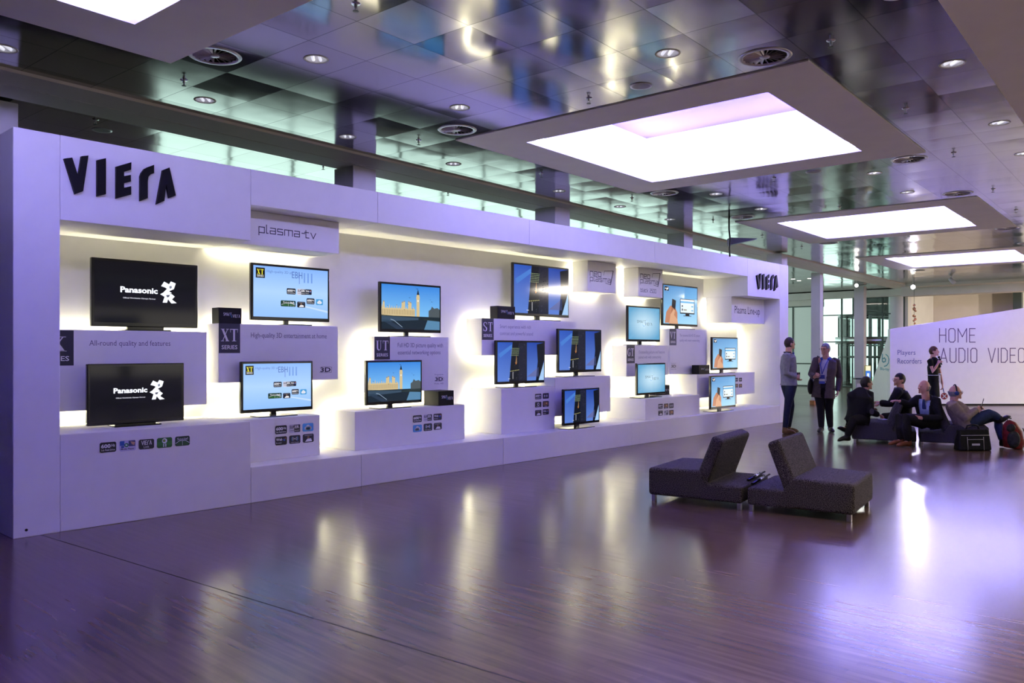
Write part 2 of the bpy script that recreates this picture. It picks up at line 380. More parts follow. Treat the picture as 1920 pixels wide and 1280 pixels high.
# serif capitals in a unit box
def _arc(cx, cy, rx, ry, a0, a1, n=10):
    return [(cx + rx * math.cos(math.radians(a0 + (a1 - a0) * i / n)), cy + ry * math.sin(math.radians(a0 + (a1 - a0) * i / n))) for i in range(n + 1)]
def _band(out, inn): return out + inn[::-1]
SERIF = {
 'X': [[(.06, 1), (.33, 1), (.96, 0), (.68, 0)], [(.80, 1), (.88, 1), (.24, 0), (.15, 0)], [(-.02, 1), (.45, 1), (.45, .955), (-.02, .955)], [(.64, 1), (1, 1), (1, .955), (.64, .955)], [(0, 0), (.38, 0), (.38, .045), (0, .045)], [(.56, 0), (1.03, 0), (1.03, .045), (.56, .045)]],
 'T': [[(.39, 0), (.62, 0), (.62, 1), (.39, 1)], [(0, 1), (1, 1), (1, .93), (0, .93)], [(0, 1), (.05, 1), (.09, .72), (.04, .72)], [(1, 1), (.95, 1), (.91, .72), (.96, .72)], [(.24, 0), (.77, 0), (.77, .045), (.24, .045)]],
 'U': [_band([(.12, 1)] + _arc(.47, .32, .35, .34, 180, 360) + [(.82, 1)], [(.35, 1)] + _arc(.55, .32, .20, .26, 180, 360) + [(.75, 1)]), [(0, 1), (.47, 1), (.47, .955), (0, .955)], [(.62, 1), (.98, 1), (.98, .955), (.62, .955)]],
 'V': [[(.06, 1), (.32, 1), (.62, .2), (.52, 0)], [(.82, 1), (.91, 1), (.55, 0), (.46, 0)], [(-.02, 1), (.44, 1), (.44, .955), (-.02, .955)], [(.68, 1), (1.03, 1), (1.03, .955), (.68, .955)]],
 'G': [_band(_arc(.5, .5, .5, .52, 50, 330, 18), _arc(.54, .5, .30, .46, 62, 318, 18)), [(.72, .45), (.93, .45), (.93, .08), (.72, .03)], [(.56, .47), (1.02, .47), (1.02, .43), (.56, .43)], [(.78, .93), (.86, .98), (.86, .68), (.81, .68)]],
 'S': [_band(_arc(.45, .74, .40, .27, 20, 200, 10) + [(.30, .52), (.55, .40)] + _arc(.45, .25, .2, .21, 20, -150, 8), _arc(.45, .76, .22, .2, 30, 190, 10) + [(.45, .56), (.80, .42)] + _arc(.48, .26, .42, .28, 20, -165, 8)), [(.80, 1), (.84, 1), (.84, .70), (.79, .70)], [(.04, 0), (.08, 0), (.10, .32), (.05, .32)]],
}

class Canvas:
    """a flat picture in the unit square, layers 0.4 mm apart, vertex colours 'Col'"""
    def __init__(s, asp=1.0): s.p = []; s.z = 0; s.asp = asp; s.clip = None
    def poly(s, pts, col, cols=None): s.p.append((list(pts), cols or [col] * len(pts), s.z)); return s
    def rect(s, u0, v0, u1, v1, col, cols=None): return s.poly([(u0, v0), (u1, v0), (u1, v1), (u0, v1)], col, cols)
    def up(s): s.z += 1; return s
    def text(s, t, u0, v0, u1, v1, col, bold=0.0):
        vs, fs = glyphs(t, bold)
        for f in fs: s.poly([(u0 + vs[i][0] * (u1 - u0), v0 + vs[i][1] * (v1 - v0)) for i in f], col)
        return s
    def line(s, pts, w, col):          # w in units of v; asp corrects u
        a = s.asp
        for (x0, y0), (x1, y1) in zip(pts, pts[1:]):
            dx, dy = (x1 - x0) * a, y1 - y0; l = math.hypot(dx, dy) or 1e-6; ex, ey = dx / l * w / 2, dy / l * w / 2
            s.poly([(x0 + (-ex - ey) / a, y0 - ey + ex), (x0 + (-ex + ey) / a, y0 - ey - ex), (x1 + (ex + ey) / a, y1 + ey - ex), (x1 + (ex - ey) / a, y1 + ey + ex)], col)
        return s
    def stroke(s, t, u0, v0, u1, v1, col, w=.12, top=1.45, bot=0.0, gap=.38, slant=0):
        tw = sum(SF[c][0] for c in t) + gap * (len(t) - 1); sx = (u1 - u0) / tw; sy = (v1 - v0) / (top - bot); x = 0
        for c in t:
            for pl in SF[c][1]:
                s.line([(u0 + (x + q[0]) * sx, v0 + (q[1] - bot) * sy) for q in pl], w * sy, col)
            x += SF[c][0] + gap
        return s
    def serif(s, t, u0, v0, u1, v1, col):
        n = len(t); g = .06; w = (u1 - u0 - g * (u1 - u0) * (n - 1)) / n
        for i, c in enumerate(t):
            x = u0 + i * (w + g * (u1 - u0))
            for pl in SERIF[c]: s.poly([(x + a * w, v0 + b * (v1 - v0)) for a, b in pl], col)
        return s
    def disc(s, cx, cy, r, col, n=14, ry=None):
        return s.poly([(cx + r * math.cos(2 * PI * k / n) / s.asp, cy + (ry or r) * math.sin(2 * PI * k / n)) for k in range(n)], col)
    def build(s, name, o, U, V, m, parent=None, lift=0.0004):
        """o origin corner, U and V full edge vectors"""
        o, U, V = Vector(o), Vector(U), Vector(V); N = U.cross(V).normalized(); vs = []; fs = []; cs = []
        for pts, cols, z in s.p:
            b = len(vs); k = len(pts)
            area = sum(pts[i][0] * pts[(i + 1) % k][1] - pts[(i + 1) % k][0] * pts[i][1] for i in range(k))
            if area < 0: pts = pts[::-1]; cols = cols[::-1]
            vs += [o + U * p[0] + V * p[1] + N * (z * lift) for p in pts]; cs += cols; fs.append(tuple(range(b, b + k)))
        me = bpy.data.meshes.new(name); me.from_pydata([tuple(v) for v in vs], [], fs); me.materials.append(m)
        at = me.color_attributes.new('Col', 'FLOAT_COLOR', 'POINT')
        at.data.foreach_set('color', [x for c in cs for x in (c[0], c[1], c[2], 1.0)])
        me.update(); ob = bpy.data.objects.new(name, me); link(ob, parent); return ob

def srgb(r, g, b):
    f = lambda c: c / 12.92 if c <= .04045 else ((c + .055) / 1.055) ** 2.4
    return (f(r / 255), f(g / 255), f(b / 255))
INK = srgb(40, 38, 62); GREYINK = srgb(112, 108, 128); PALEINK = srgb(150, 146, 165); NAVY = srgb(30, 30, 52); PAPER = srgb(225, 222, 228)


# ================================================================ ROOM
fl = MB().box(-16, 48, -20, 12, -0.2, 0).build('floor', M['floor']); struct(fl, 'dark glossy strip parquet floor')
fl.rotation_euler = (0, 0, 0)
seam = MB()
for p, q in (((85, 1005), (960, 1272)), ((545, 1160), (960, 1296))):
    a, b = at_z(*p, 0), at_z(*q, 0); d = (b - a).normalized(); n = Vector((-d.y, d.x, 0)) * 0.004
    if p[0] == 85: a -= d * 0.3; b += d * 4; seam.quad(a - n + Vector((0, 0, .0008)), b - n + Vector((0, 0, .0008)), b + n + Vector((0, 0, .0008)), a + n + Vector((0, 0, .0008)))
struct(seam.build('trim_1', mat('floor_joint', (0.012, 0.01, 0.012), 0.6)), 'thin dark expansion joint in the floor')

SKY = [(-2.66, 0.34, -4.45, -1.45), (5.0, 8.0, -4.55, -1.575), (12.95, 15.87, -4.48, -1.53), (20.85, 23.95, -4.46, -1.44)]
def grid_rects(x0, x1, y0, y1, holes):
    xs = sorted({x0, x1, *[v for h in holes for v in h[:2] if x0 < v < x1]}); ys = sorted({y0, y1, *[v for h in holes for v in h[2:] if y0 < v < y1]})
    out = []
    for a, b in zip(xs, xs[1:]):
        for c, d in zip(ys, ys[1:]):
            mx, my = (a + b) / 2, (c + d) / 2
            if not any(h[0] < mx < h[1] and h[2] < my < h[3] for h in holes): out.append((a, b, c, d))
    return out
DOWN = [(33, 115), (389, 200), (650, 261), (848, 310), (1047, 359), (1162, 388), (1255, 413), (598, 121), (861, 204), (1340, 363), (1425, 393), (1248, 100), (1630, 325), (1692, 362), (1655, 1), (1766, 121), (1856, 231), (1900, 289)]
VENT = [(412, 121), (855, 247), (1247, 363), (1392, 408), (1425, 108), (1695, 299), (1785, 363), (1875, 430), (1552, 457), (1624, 480), (1707, 507), (1911, 459)]
SPRK = [(179, 224), (606, 310), (840, 360), (1017, 396), (1123, 420), (1237, 445), (1287, 456), (345, 150), (785, 263), (1015, 325), (1185, 371), (1337, 412), (1429, 441), (1503, 462), (667, 7), (1104, 184), (1451, 333), (1574, 388), (1704, 443), (1558, 76), (1698, 203), (1788, 286), (1862, 354), (1905, 393)]
def ggrid(p):
    w = at_z(*p, H); return (w.x * math.cos(GA) + w.y * math.sin(GA), -w.x * math.sin(GA) + w.y * math.cos(GA))
def snap(p):
    x, y = ggrid(p)
    if y > .40 or y < -6.3: return x, y
    return .2 + .6 * (math.floor((x - .2) / .6) + .5), -.985 + .6 * (math.floor((y + .985) / .6) + .5)
CUT = []
for lst, r in ((DOWN, .104), (VENT, .215)):
    for p in lst:
        g = snap(p)
        if -6.3 < g[1] < .40: CUT.append((g[0], g[1], r))
FR = [(a - .6, b + .6, c - .6, d + .6) for a, b, c, d in SKY]
cm = MB()
HS = .24
for r in grid_rects(-16, 30.6, -6.3, 0.40, FR + [(x - HS, x + HS, max(y - HS, -6.3), min(y + HS, .40)) for x, y, r_ in CUT]) + [(-16, 50, 1.25, 11)]:
    cm.quad((r[0], r[2], H), (r[0], r[3], H), (r[1], r[3], H), (r[1], r[2], H))
for x, y, rr_ in CUT:                     # round openings for downlights and vents
    n = 32; y0, y1 = max(y - HS, -6.3), min(y + HS, .40)
    for k in range(n):
        q = []
        for a_ in (2 * PI * k / n, 2 * PI * (k + 1) / n):
            c_, s_ = math.cos(a_), math.sin(a_); m_ = max(abs(c_), abs(s_))
            q.append(((x + c_ * rr_, y + s_ * rr_, H), (x + c_ / m_ * HS, min(max(y + s_ / m_ * HS, y0), y1), H)))
        cm.quad(q[0][0], q[1][0], q[1][1], q[0][1])
ceil = cm.build('ceiling', M['tile']); ceil.rotation_euler = (0, 0, GA); struct(ceil, 'reflective brushed metal panel ceiling')
pm = MB()
pm.box(-16, 50, 0.40, 0.815, H - 0.03, H + 0.05); pm.box(-16, 50, 0.835, 1.25, H - 0.03, H + 0.05); pm.box(-16, 50, 0.815, 0.835, H, H + 0.05)
struct(pm.build('trim_2', M['plaster']), 'grey plaster ceiling strip with a groove along the display wall').rotation_euler = (0, 0, GA)
pm = MB().box(-16, 50, -20, -6.3, H - 0.03, H + 0.05)
struct(pm.build('trim_3', M['plaster']), 'plain plaster ceiling field at the right').rotation_euler = (0, 0, GA)
pm = MB().box(30.6, 31.5, -6.3, 0.40, H - 0.10, H + 0.05)
struct(pm.build('trim_4', M['plaster']), 'cross beam where the metal ceiling ends').rotation_euler = (0, 0, GA)
pm = MB().box(31.5, 50, -6.3, 0.40, H, H + 0.05)
struct(pm.build('ceiling_rear', noisy('grey_rear_ceiling', (.36, .34, .32), (.42, .39, .37), 2, .6)), 'grey ceiling beyond the cross beam').rotation_euler = (0, 0, GA)

# luminous ceiling boxes
SKYLAB = ['square ceiling light box in the near corner above the big logo', 'large square ceiling light box nearest the camera in full view, lavender inside', 'middle square ceiling light box, above the standing visitors', 'farthest square ceiling light box, low over the home video wall']
for i, (a, b, c, d) in enumerate(SKY):
    t = thing('ceiling_light_box', SKYLAB[i], 'ceiling light', gw((a + b) / 2, (c + d) / 2, H), GA, 'square ceiling light boxes')
    hx, hy = (b - a) / 2, (d - c) / 2
    L = lambda mb, n, m: (lambda o: (setattr(o, 'matrix_parent_inverse', Matrix.Identity(4)), o)[1])(mb.build(n, m, t))
    f = MB()
    for r in grid_rects(-hx - .6, hx + .6, -hy - .6, hy + .6, [(-hx, hx, -hy, hy)]): f.box(r[0], r[1], r[2], r[3], -0.012, 0.05)
    L(f, 'frame', M['plaster'])
    e = 0.22; h0, hm, h1 = 0.05, 0.20, 0.72
    L(MB().box(-hx - e, hx + e, -hy - e, hy + e, h1, h1 + .03), 'diffuser', M['covetop'])
    for k, q in enumerate(((-hx - e - .02, -hx - e, -hy - e, hy + e), (hx + e, hx + e + .02, -hy - e, hy + e), (-hx - e, hx + e, -hy - e - .02, -hy - e), (-hx - e, hx + e, hy + e, hy + e + .02))):
        L(MB().box(*q, h0, hm), 'light_panel', M['coveside'])
        L(MB().box(*q, hm, h1), 'side_wall', M['covewall'])

# room shell
struct(MB().box(-16, 48, -20.3, -20, 0, 5).build('wall_back', M['dimwall']))
struct(MB().box(-16.3, -16, -20, 12, 0, 5).build('wall_left', M['dimwall']))
# glazed side behind the display wall
XF = 33.0
def glazing(name, p0, p1, z1, n, label, bars=(2.2,), mt='glass', sill=0.0):
    p0, p1 = Vector(p0), Vector(p1); d = (p1 - p0); L = d.length; d.normalize(); nrm = Vector((-d.y, d.x, 0))
    fr = MB()
    def bar(a, b, w):
        a, b = Vector(a), Vector(b); ax = (b - a).normalized(); s1 = nrm * w; s2 = ax.cross(nrm) * w
        fr.add([a - s1 - s2, a + s1 - s2, a + s1 + s2, a - s1 + s2, b - s1 - s2, b + s1 - s2, b + s1 + s2, b - s1 + s2], [(0, 1, 2, 3), (7, 6, 5, 4), (0, 4, 5, 1), (1, 5, 6, 2), (2, 6, 7, 3), (3, 7, 4, 0)])
    for i in range(n + 1):
        q = p0 + d * (L * i / n); bar(q + Vector((0, 0, sill)), q + Vector((0, 0, z1)), 0.03)
    for z in (sill + .03,) + tuple(bars) + (z1 - .03,): bar(p0 + Vector((0, 0, z)), p1 + Vector((0, 0, z)), 0.025)
    o = struct(fr.build(name, M['darksteel']), label)
    g = MB().quad(p0 + Vector((0, 0, sill)), p1 + Vector((0, 0, sill)), p1 + Vector((0, 0, z1)), p0 + Vector((0, 0, z1)))
    g.build('pane', M[mt], o); return o
struct(MB().box(-16, 5.6, 10.1, 10.4, 0, 4.1).build('wall_side', M['wallwarm']), 'plain wall left of the glazed facade')
glazing('window_1', (5.7, 10.2, 0), (33.0, 10.2, 0), 4.05, 16, 'long glazed facade behind the display wall', (1.1, 3.0))
struct(MB().box(5.7, 32.9, 9.98, 10.12, 0, .80).build('trim_9', M['dimwall']), 'low dark sill wall under the side facade')  # unseen sill, added to cut the facade's reflection in the ceiling
# far end
struct(MB().box(XF - .05, XF + .25, 2.9, 10.2, 3.92, 4.1).build('trim_5', M['plaster']), 'lintel over the glazed entrance')
struct(MB().box(XF - .6, XF - .05, -1, 10.2, 3.80, 4.07).build('trim_6', M['plaster']), 'ceiling beam in front of the entrance')
fw = glazing('window_2', (XF, 6.25, 0), (XF, 10.2, 0), 3.55, 3, 'white frosted glass screen beside the entrance', (1.0,), 'frost')
struct(MB().box(XF - .02, XF + .2, 6.25, 10.2, 3.5, 3.92).build('wall_end', M['wall']), 'wall above the frosted screen')
glazing('window_3', (XF, 2.9, 0), (XF, 6.25, 0), 3.92, 4, 'clear glass entrance front', (1.95, 3.1))
struct(MB().box(XF + 3.4, XF + 9, 2.95, 6.2, 3.15, 4.4).build('trim_7', mat('canopy_underside', (.10, .12, .11), .7)), 'dark canopy outside the entrance')

# revolving door drum
rc = Vector((XF + 1.5, 4.55, 0))
t = thing('revolving_door', 'glass revolving door drum behind the far columns', 'door', rc)
fr = MB()
for k in range(12):
    an = 2 * PI * k / 12 + .2; p = rc + Vector((math.cos(an), math.sin(an), 0)) * 1.45
    fr.tube([p, p + Vector((0, 0, 3.1))], 0.035 if k % 3 else 0.07, 6)
for z in (0.03, 1.3, 3.05):
    fr.tube([rc + Vector((math.cos(2 * PI * k / 32) * 1.45, math.sin(2 * PI * k / 32) * 1.45, z)) for k in range(33)], 0.045, 6)
fr.build('door_frame', M['darksteel'], t)
MB().lathe(rc + Vector((0, 0, 1.86)), [(1.5, 0), (1.62, 0), (1.62, .30), (1.5, .30), (1.5, 0)], 40).build('canopy_ring', M['steel'], t, True)
gl = MB().lathe(rc, [(1.44, 0.05), (1.44, 3.0)], 32); gl.build('drum_glass', M['glass'], t, True)
lf = MB()
for k in range(4):
    an = PI * k / 2 + .5; d = Vector((math.cos(an), math.sin(an), 0)); a = rc + d * 1.35
    lf.tube([a, a + Vector((0, 0, 1.85))], .04, 6); lf.tube([rc + Vector((0, 0, .1)), a + Vector((0, 0, .1))], .05, 6); lf.tube([rc + Vector((0, 0, 1.8)), a + Vector((0, 0, 1.8))], .04, 6)
lf.tube([rc, rc + Vector((0, 0, 1.85))], .06, 8); lf.build('door_leaf', M['darksteel'], t)

# right-hand rear
struct(MB().box(36.5, 36.8, -14, 2.9, 0, 4.1).build('wall_far', M['wallwarm']), 'beige wall far beyond the entrance')
struct(MB().box(XF, 36.8, 2.75, 2.9, 0, 4.1).build('wall_return', M['wall']))
struct(MB().box(48, 48.2, -20, 2.8, 0, 5).build('wall_right', M['wallwarm']))
struct(MB().box(35.6, 36.5, -.75, -.45, 0, 4.1).build('wall_fin', M['darksteel']), 'dark vertical fin at the beige wall')
struct(MB().box(35.9, 36.5, -3.2, -.75, 0, 4.1).build('wall_panel', M['wall']), 'pale wall panel beside the dark fin')
bm_ = MB(); bm_.box(31.6, 32.4, -1.6, 2.6, 3.72, 4.08); struct(bm_.build('trim_8', M['plaster']), 'bulkhead beam right of the entrance')

# square and round columns
def column(px, py, w, rnd=False, d=None, label=''):
    p = (at_y(px, 400, d[1]) if isinstance(d, tuple) else at_d(px, 656, d))
    if rnd: o = MB().lathe((p.x, p.y, 0), [(w, 0), (w, H)], 32).build('column', M['column'], None, True)
    else:
        o = MB().box(-w / 2, w / 2, -w / 2, w / 2, 0, H - .03).build('column', M['column'], None, False, 0.008); o.location = (p.x, p.y, 0); o.rotation_euler = (0, 0, GA)
    return struct(o, label)
column(666, 316, .40, d=(0, 1.36), label='first square column seen above the display wall')
column(1036, 399, .44, d=(0, 1.38), label='second square column seen above the display wall')
column(1275, 450, .40, d=(0, 1.36), label='third square column seen above the display wall')
column(1457, 488, .40, d=(0, 1.42), label='fourth square column behind the far end of the display wall')
column(1532, 513, .29, d=26.0, label='white square column right of the display wall')
column(1613, 0, .36, d=31.5, label='white square column in front of the revolving door')
column(-24, 168, .42, d=(0, 1.6), label='column at the left edge behind the display wall')
column(1687, 0, .42, True, d=33.5, label='round white column beside the entrance')

# ================================================================ ceiling fixtures
def proto_downlight():
    t = thing('downlight', 'x', 'ceiling lamp', (0, 0, 0), 0, 'recessed downlights in the metal ceiling')
    MB().lathe((0, 0, 0), [(.088, .002), (.092, -.005), (.104, -.005), (.108, .0), (.104, .002)], 28).build('trim_ring', M['white'], t, True)
    MB().lathe((0, 0, 0), [(.090, .001), (.084, .035), (.066, .075), (.0, .09)], 28).build('reflector', mat('satin_reflector', (.86, .86, .88), .35, .1), t, True)
    for s in (-1, 1): MB().tube([(-.058, s * .030, .014), (.058, s * .030, .014)], .014, 8).build('lamp_tube', M['tubewhite'], t, True)
    MB().lathe((0, 0, 0), [(.105, 0.002), (.105, .1), (0, .1)], 20).build('housing', M['matblack'], t)
    return t
M['tubewhite'] = mat('dimmed_lamp_tube', (.9, .9, .94), .3, emit=(.85, .86, 1.0), es=.45)
def proto_vent():
    t = thing('swirl_vent', 'x', 'air vent', (0, 0, 0), 0, 'round swirl air vents in the metal ceiling')
    MB().lathe((0, 0, 0), [(.178, .004), (.186, -.008), (.214, -.008), (.224, .0), (.215, .004)], 40).build('rim', M['tileflat'], t, True)
    MB().lathe((0, 0, 0), [(.217, .001), (.217, .10), (0, .10)], 32).build('duct', M['matblack'], t)
    for k in range(20):
        a0 = 2 * PI * k / 20; a1 = a0 + 2 * PI / 20 * .60; c0, s0, c1, s1 = math.cos(a0), math.sin(a0), math.cos(a1), math.sin(a1)
        b = MB().add([(c0 * .035, s0 * .035, -.004), (c0 * .181, s0 * .181, -.006), (c1 * .181, s1 * .181, .026), (c1 * .035, s1 * .035, .008),
                      (c0 * .035, s0 * .035, -.001), (c0 * .181, s0 * .181, -.003), (c1 * .181, s1 * .181, .029), (c1 * .035, s1 * .035, .011)], [(0, 1, 2, 3), (7, 6, 5, 4), (0, 4, 5, 1), (1, 5, 6, 2), (2, 6, 7, 3), (3, 7, 4, 0)])
        b.build('vane', M['tileflat'], t)
    MB().lathe((0, 0, 0), [(0, -.012), (.026, -.012), (.042, -.005), (.042, .02)], 20).build('hub', M['tileflat'], t, True)
    return t
def proto_sprinkler():
    t = thing('sprinkler', 'x', 'sprinkler', (0, 0, 0), 0, 'chrome fire sprinklers hanging from the ceiling')
    MB().lathe((0, 0, 0), [(0, -.006), (.03, -.006), (.036, 0)], 16).build('escutcheon', M['chrome'], t, True)
    b = MB().tube([(0, 0, 0), (0, 0, -.03)], .012, 10); b.tube([(-.013, 0, -.03), (-.015, 0, -.042), (0, 0, -.054)], .004, 6); b.tube([(.013, 0, -.03), (.015, 0, -.042), (0, 0, -.054)], .004, 6)
    b.build('body', M['steel'], t)
    MB().lathe((0, 0, -.054), [(0, -.003), (.022, -.001), (.022, .001), (0, .001)], 14).build('deflector', M['darksteel'], t)
    return t
def proto_grille():
    t = thing('ceiling_speaker', 'x', 'ceiling speaker', (0, 0, 0), 0, 'flat round ceiling speakers')
    MB().lathe((0, 0, 0), [(.085, -.006), (.105, -.006), (.108, 0), (.085, 0)], 28).build('ring', M['tileflat'], t, True)
    MB().lathe((0, 0, 0), [(0, -.004), (.086, -.004)], 28).build('grille', mat('speaker_mesh', (.30, .29, .30), .6), t)
    return t
M['tileflat'] = mat('painted_metal_fixture', (.52, .50, .54), .35, .6)
GRIL = [(1202, 161), (191, 244), (1525, 322)]
ORD = ['first', 'second', 'third', 'fourth', 'fifth', 'sixth', 'seventh', 'eighth', 'ninth', 'tenth', 'eleventh', 'twelfth']
def rowname(gy):
    if gy > 0.4: return 'on the plaster strip over the display wall'
    if gy > -0.98: return 'in the panel strip beside the plaster strip'
    if gy > -5.2: return 'between the square light boxes'
    return 'in the panel strip along the right-hand plaster'
def place(pts, proto, what):
    rows = {}
    for p in pts:
        g = ggrid(p); rows.setdefault(rowname(g[1]), []).append((g[0], p))
    first = proto()
    used = False
    for rn, lst in rows.items():
        lst.sort()
        for k, (gx, p) in enumerate(lst):
            o = first if not used else copy_tree(first); used = True
            w = at_z(*p, H); g = ggrid(p)
            if proto in (proto_downlight, proto_vent): g = snap(p); w = gw(g[0], g[1], H)
            o.location = (w.x, w.y, H - .03 if .4 < g[1] < 1.25 else H); o.rotation_euler = (0, 0, random.random() * 3)
            o['label'] = f'{what}, {ORD[k]} nearest {rn}' if len(lst) > 1 else f'{what}, the only one {rn}'
            if proto is proto_downlight: o.rotation_euler = (0, 0, GA + .8)
place(DOWN, proto_downlight, 'round chrome recessed downlight')
place(VENT, proto_vent, 'round grey swirl vent')
place(SPRK, proto_sprinkler, 'small chrome sprinkler head')
place(GRIL, proto_grille, 'flat round speaker grille')
# the downlights burn dimmed and warm: each throws a narrow pool on the floor
for i, p in enumerate(DOWN):
    g = snap(p)
    if g[1] < -1.0 and g[0] < 26: w = gw(g[0], g[1], H + .03); spot('downlight_light', w, w - Vector((0, 0, 1)), DOWN_W, (1.0, .84, .66), 92, .6, .05)
for k, (gx, gy) in enumerate(((-3.0, -6.9), (0.5, -6.9), (3.5, -7.6), (7.5, -8.2), (-3.0, -9.6), (0.5, -9.8), (4.0, -10.4), (8.0, -10.8), (12.0, -9.2), (12.5, -12.0))):  # unseen lamps added to bounce warm light up to the plaster
    w = gw(gx, gy, H - .03); t = thing('surface_downlight', f'white surface downlight in the plaster ceiling outside the view, {ORD[k]} of its field', 'ceiling lamp', w, 0, 'surface downlights in the plaster ceiling')
    MB().lathe(w, [(.10, 0), (.10, -.07), (.085, -.07), (.08, -.02), (0, -.015)], 24).build('housing', M['white'], t, True)
    MB().lathe(w, [(0, -.03), (.07, -.03)], 20).build('lens', M['tubewhite'], t)
    spot('downlight_light', w - Vector((0, 0, .035)), w - Vector((0, 0, 1)), DOWN_W * 5.0, (1.0, .84, .66), 100, .6, .05)
for k, p in enumerate([(1487, 523), (1498, 526), (1518, 522)]):
    w = at_z(*p, H); t = thing('lit_downlight', f'small lit downlight in the far ceiling past the display wall, {ORD[k]} from the left', 'ceiling lamp', (w.x, w.y, H), 0, 'small lit downlights in the far ceiling')
    MB().lathe((w.x, w.y, H), [(.07, -.004), (.09, -.006), (.095, 0)], 20).build('trim_ring', M['white'], t, True)
    MB().lathe((w.x, w.y, H), [(0, -.004), (.072, -.004)], 20).build('lens', M['smalllamp'], t)

# bright far spotlights
def spotlamp(px, py, d, label, aim, lamp='lamp', r=.065, lens=True):
    c = at_d(px, py, d); ax = (Vector(aim) - c).normalized(); t = thing('spotlight', label, 'spotlight', (c.x, c.y, H))
    b = MB(); b.lathe(c - ax * .24, [(0, 0), (r * .8, 0), (r, .06), (r, .24), (r * .9, .24), (r * .9, .2)], 20, ax); b.build('housing', M['white'], t, True)
    MB().tube([c - ax * .12, (c.x - ax.x * .12, c.y - ax.y * .12, H)], .012, 8).build('stem', M['white'], t)
    MB().lathe(c - ax * .04, [(0, .02), (r * .9, 0)], 20, ax).build('lens', M[lamp] if lens else M['chrome'], t)
    return c, ax
c1, a1 = spotlamp(1606, 535, 29.5, 'dazzling white ceiling spotlight in front of the far column', (CAMX, CAMY, EYE))
c2, a2 = spotlamp(1712, 538, 28.0, 'dazzling white ceiling spotlight under the farthest light box', (CAMX + 2, CAMY - 1, 0.5), r=.08)
c3, a3 = spotlamp(1790, 531, 27.5, 'unlit white ceiling spotlight right of the dazzling one', tuple(at_d(1812, 552, 27.3)), lens=False)
spot('far_spot_light', c2 + a2 * .15, at_z(1700, 1050, 0), SPOT_W * 1.5, (.80, .74, 1.0), 34, .35, .06)
spot('far_spot_light', c1 + a1 * .15, at_z(1400, 1000, 0), SPOT_W * .4, (1.0, .97, .9), 30, .6, .06)

def lamp(name, loc, watts, col, r=.1):
    l = bpy.data.lights.new(name, 'POINT'); l.energy = watts; l.color = col; l.shadow_soft_size = r
    o = bpy.data.objects.new(name, l); C.objects.link(o); o.location = loc; return o
M['panel'] = mat('warm_lamp_panel', (1, 1, 1), .4, emit=(1.0, .93, .80), es=9.0)
for k, (gx, gy) in enumerate(((19.0, 4.4), (23.5, 6.0), (28.0, 7.2))):  # hidden fill panels added to brighten the far end
    w = gw(gx, gy, H); t = thing('ceiling_panel_lamp', f'square warm ceiling lamp panel behind the far end of the display, {ORD[k]} nearest', 'ceiling lamp', w, GA, 'square lamp panels behind the display')
    MB().box(w.x - .6, w.x + .6, w.y - .6, w.y + .6, H - .03, H - .001).build('lamp_frame', M['white'], t, False, .004, 1)
    MB().box(w.x - .55, w.x + .55, w.y - .55, w.y + .55, H - .034, H - .029).build('diffuser', M['panel'], t)
for k, (x, y) in enumerate(((23.5, -11.5), (31.0, -9.0))):  # out-of-view fill panels added for the rear walls and promotion panel
    t = thing('ceiling_panel_lamp', ['square warm ceiling lamp panel beyond the home video panel, nearer one', 'square warm ceiling lamp panel beyond the home video panel, farther one'][k], 'ceiling lamp', (x, y, H), 0, 'square lamp panels in the rear hall')
    MB().box(x - 1.05, x + 1.05, y - 1.05, y + 1.05, H - .06, H - .031).build('lamp_frame', M['white'], t, False, .004, 1)
    MB().box(x - 1, x + 1, y - 1, y + 1, H - .064, H - .059).build('diffuser', M['panelb'] if 'panelb' in M else M.setdefault('panelb', mat('rear_lamp_panel', (1, 1, 1), .4, emit=(1.0, .90, .74), es=80.0)), t)
c5, a5 = None, None
for c5, tg, lb in ((Vector((33.0, -4.6, 3.4)), Vector((36.5, .8, 3.0)), 'white spotlight aimed at the beige rear wall, farther right'), (Vector((31.0, -5.2, 3.4)), Vector((36.5, -1.5, 3.0)), 'white spotlight aimed at the beige rear wall, nearer')):  # unseen spotlights added to brighten the rear wall
    ax = (tg - c5).normalized(); t = thing('spotlight', lb, 'spotlight', (c5.x, c5.y, H))
    MB().lathe(c5 - ax * .24, [(0, 0), (.08, 0), (.1, .06), (.1, .24), (.09, .24), (.09, .2)], 20, ax).build('housing', M['white'], t, True)
    MB().tube([c5 - ax * .12, (c5.x - ax.x * .12, c5.y - ax.y * .12, H)], .012, 8).build('stem', M['white'], t)
    spot('wall_spot_light', c5 + ax * .05, tg, 420, (1.0, .88, .72), 95, .6, .07)
# out-of-view lavender spot added to strengthen the pool on the right-hand floor
c4 = Vector((15.5, -8.9, 3.75)); tgt = at_z(1760, 1120, 0); ax = (tgt - c4).normalized(); t = thing('spotlight', 'lavender stage spotlight at the right side of the hall', 'spotlight', (c4.x, c4.y, H))
MB().lathe(c4 - ax * .24, [(0, 0), (.08, 0), (.1, .06), (.1, .24), (.09, .24), (.09, .2)], 20, ax).build('housing', M['matblack'], t, True)
MB().tube([c4 - ax * .12, (c4.x - ax.x * .12, c4.y - ax.y * .12, H)], .012, 8).build('stem', M['matblack'], t)
spot('stage_spot_light', c4 + ax * .05, tgt, 620, (.58, .48, 1.0), 38, .5, .07)
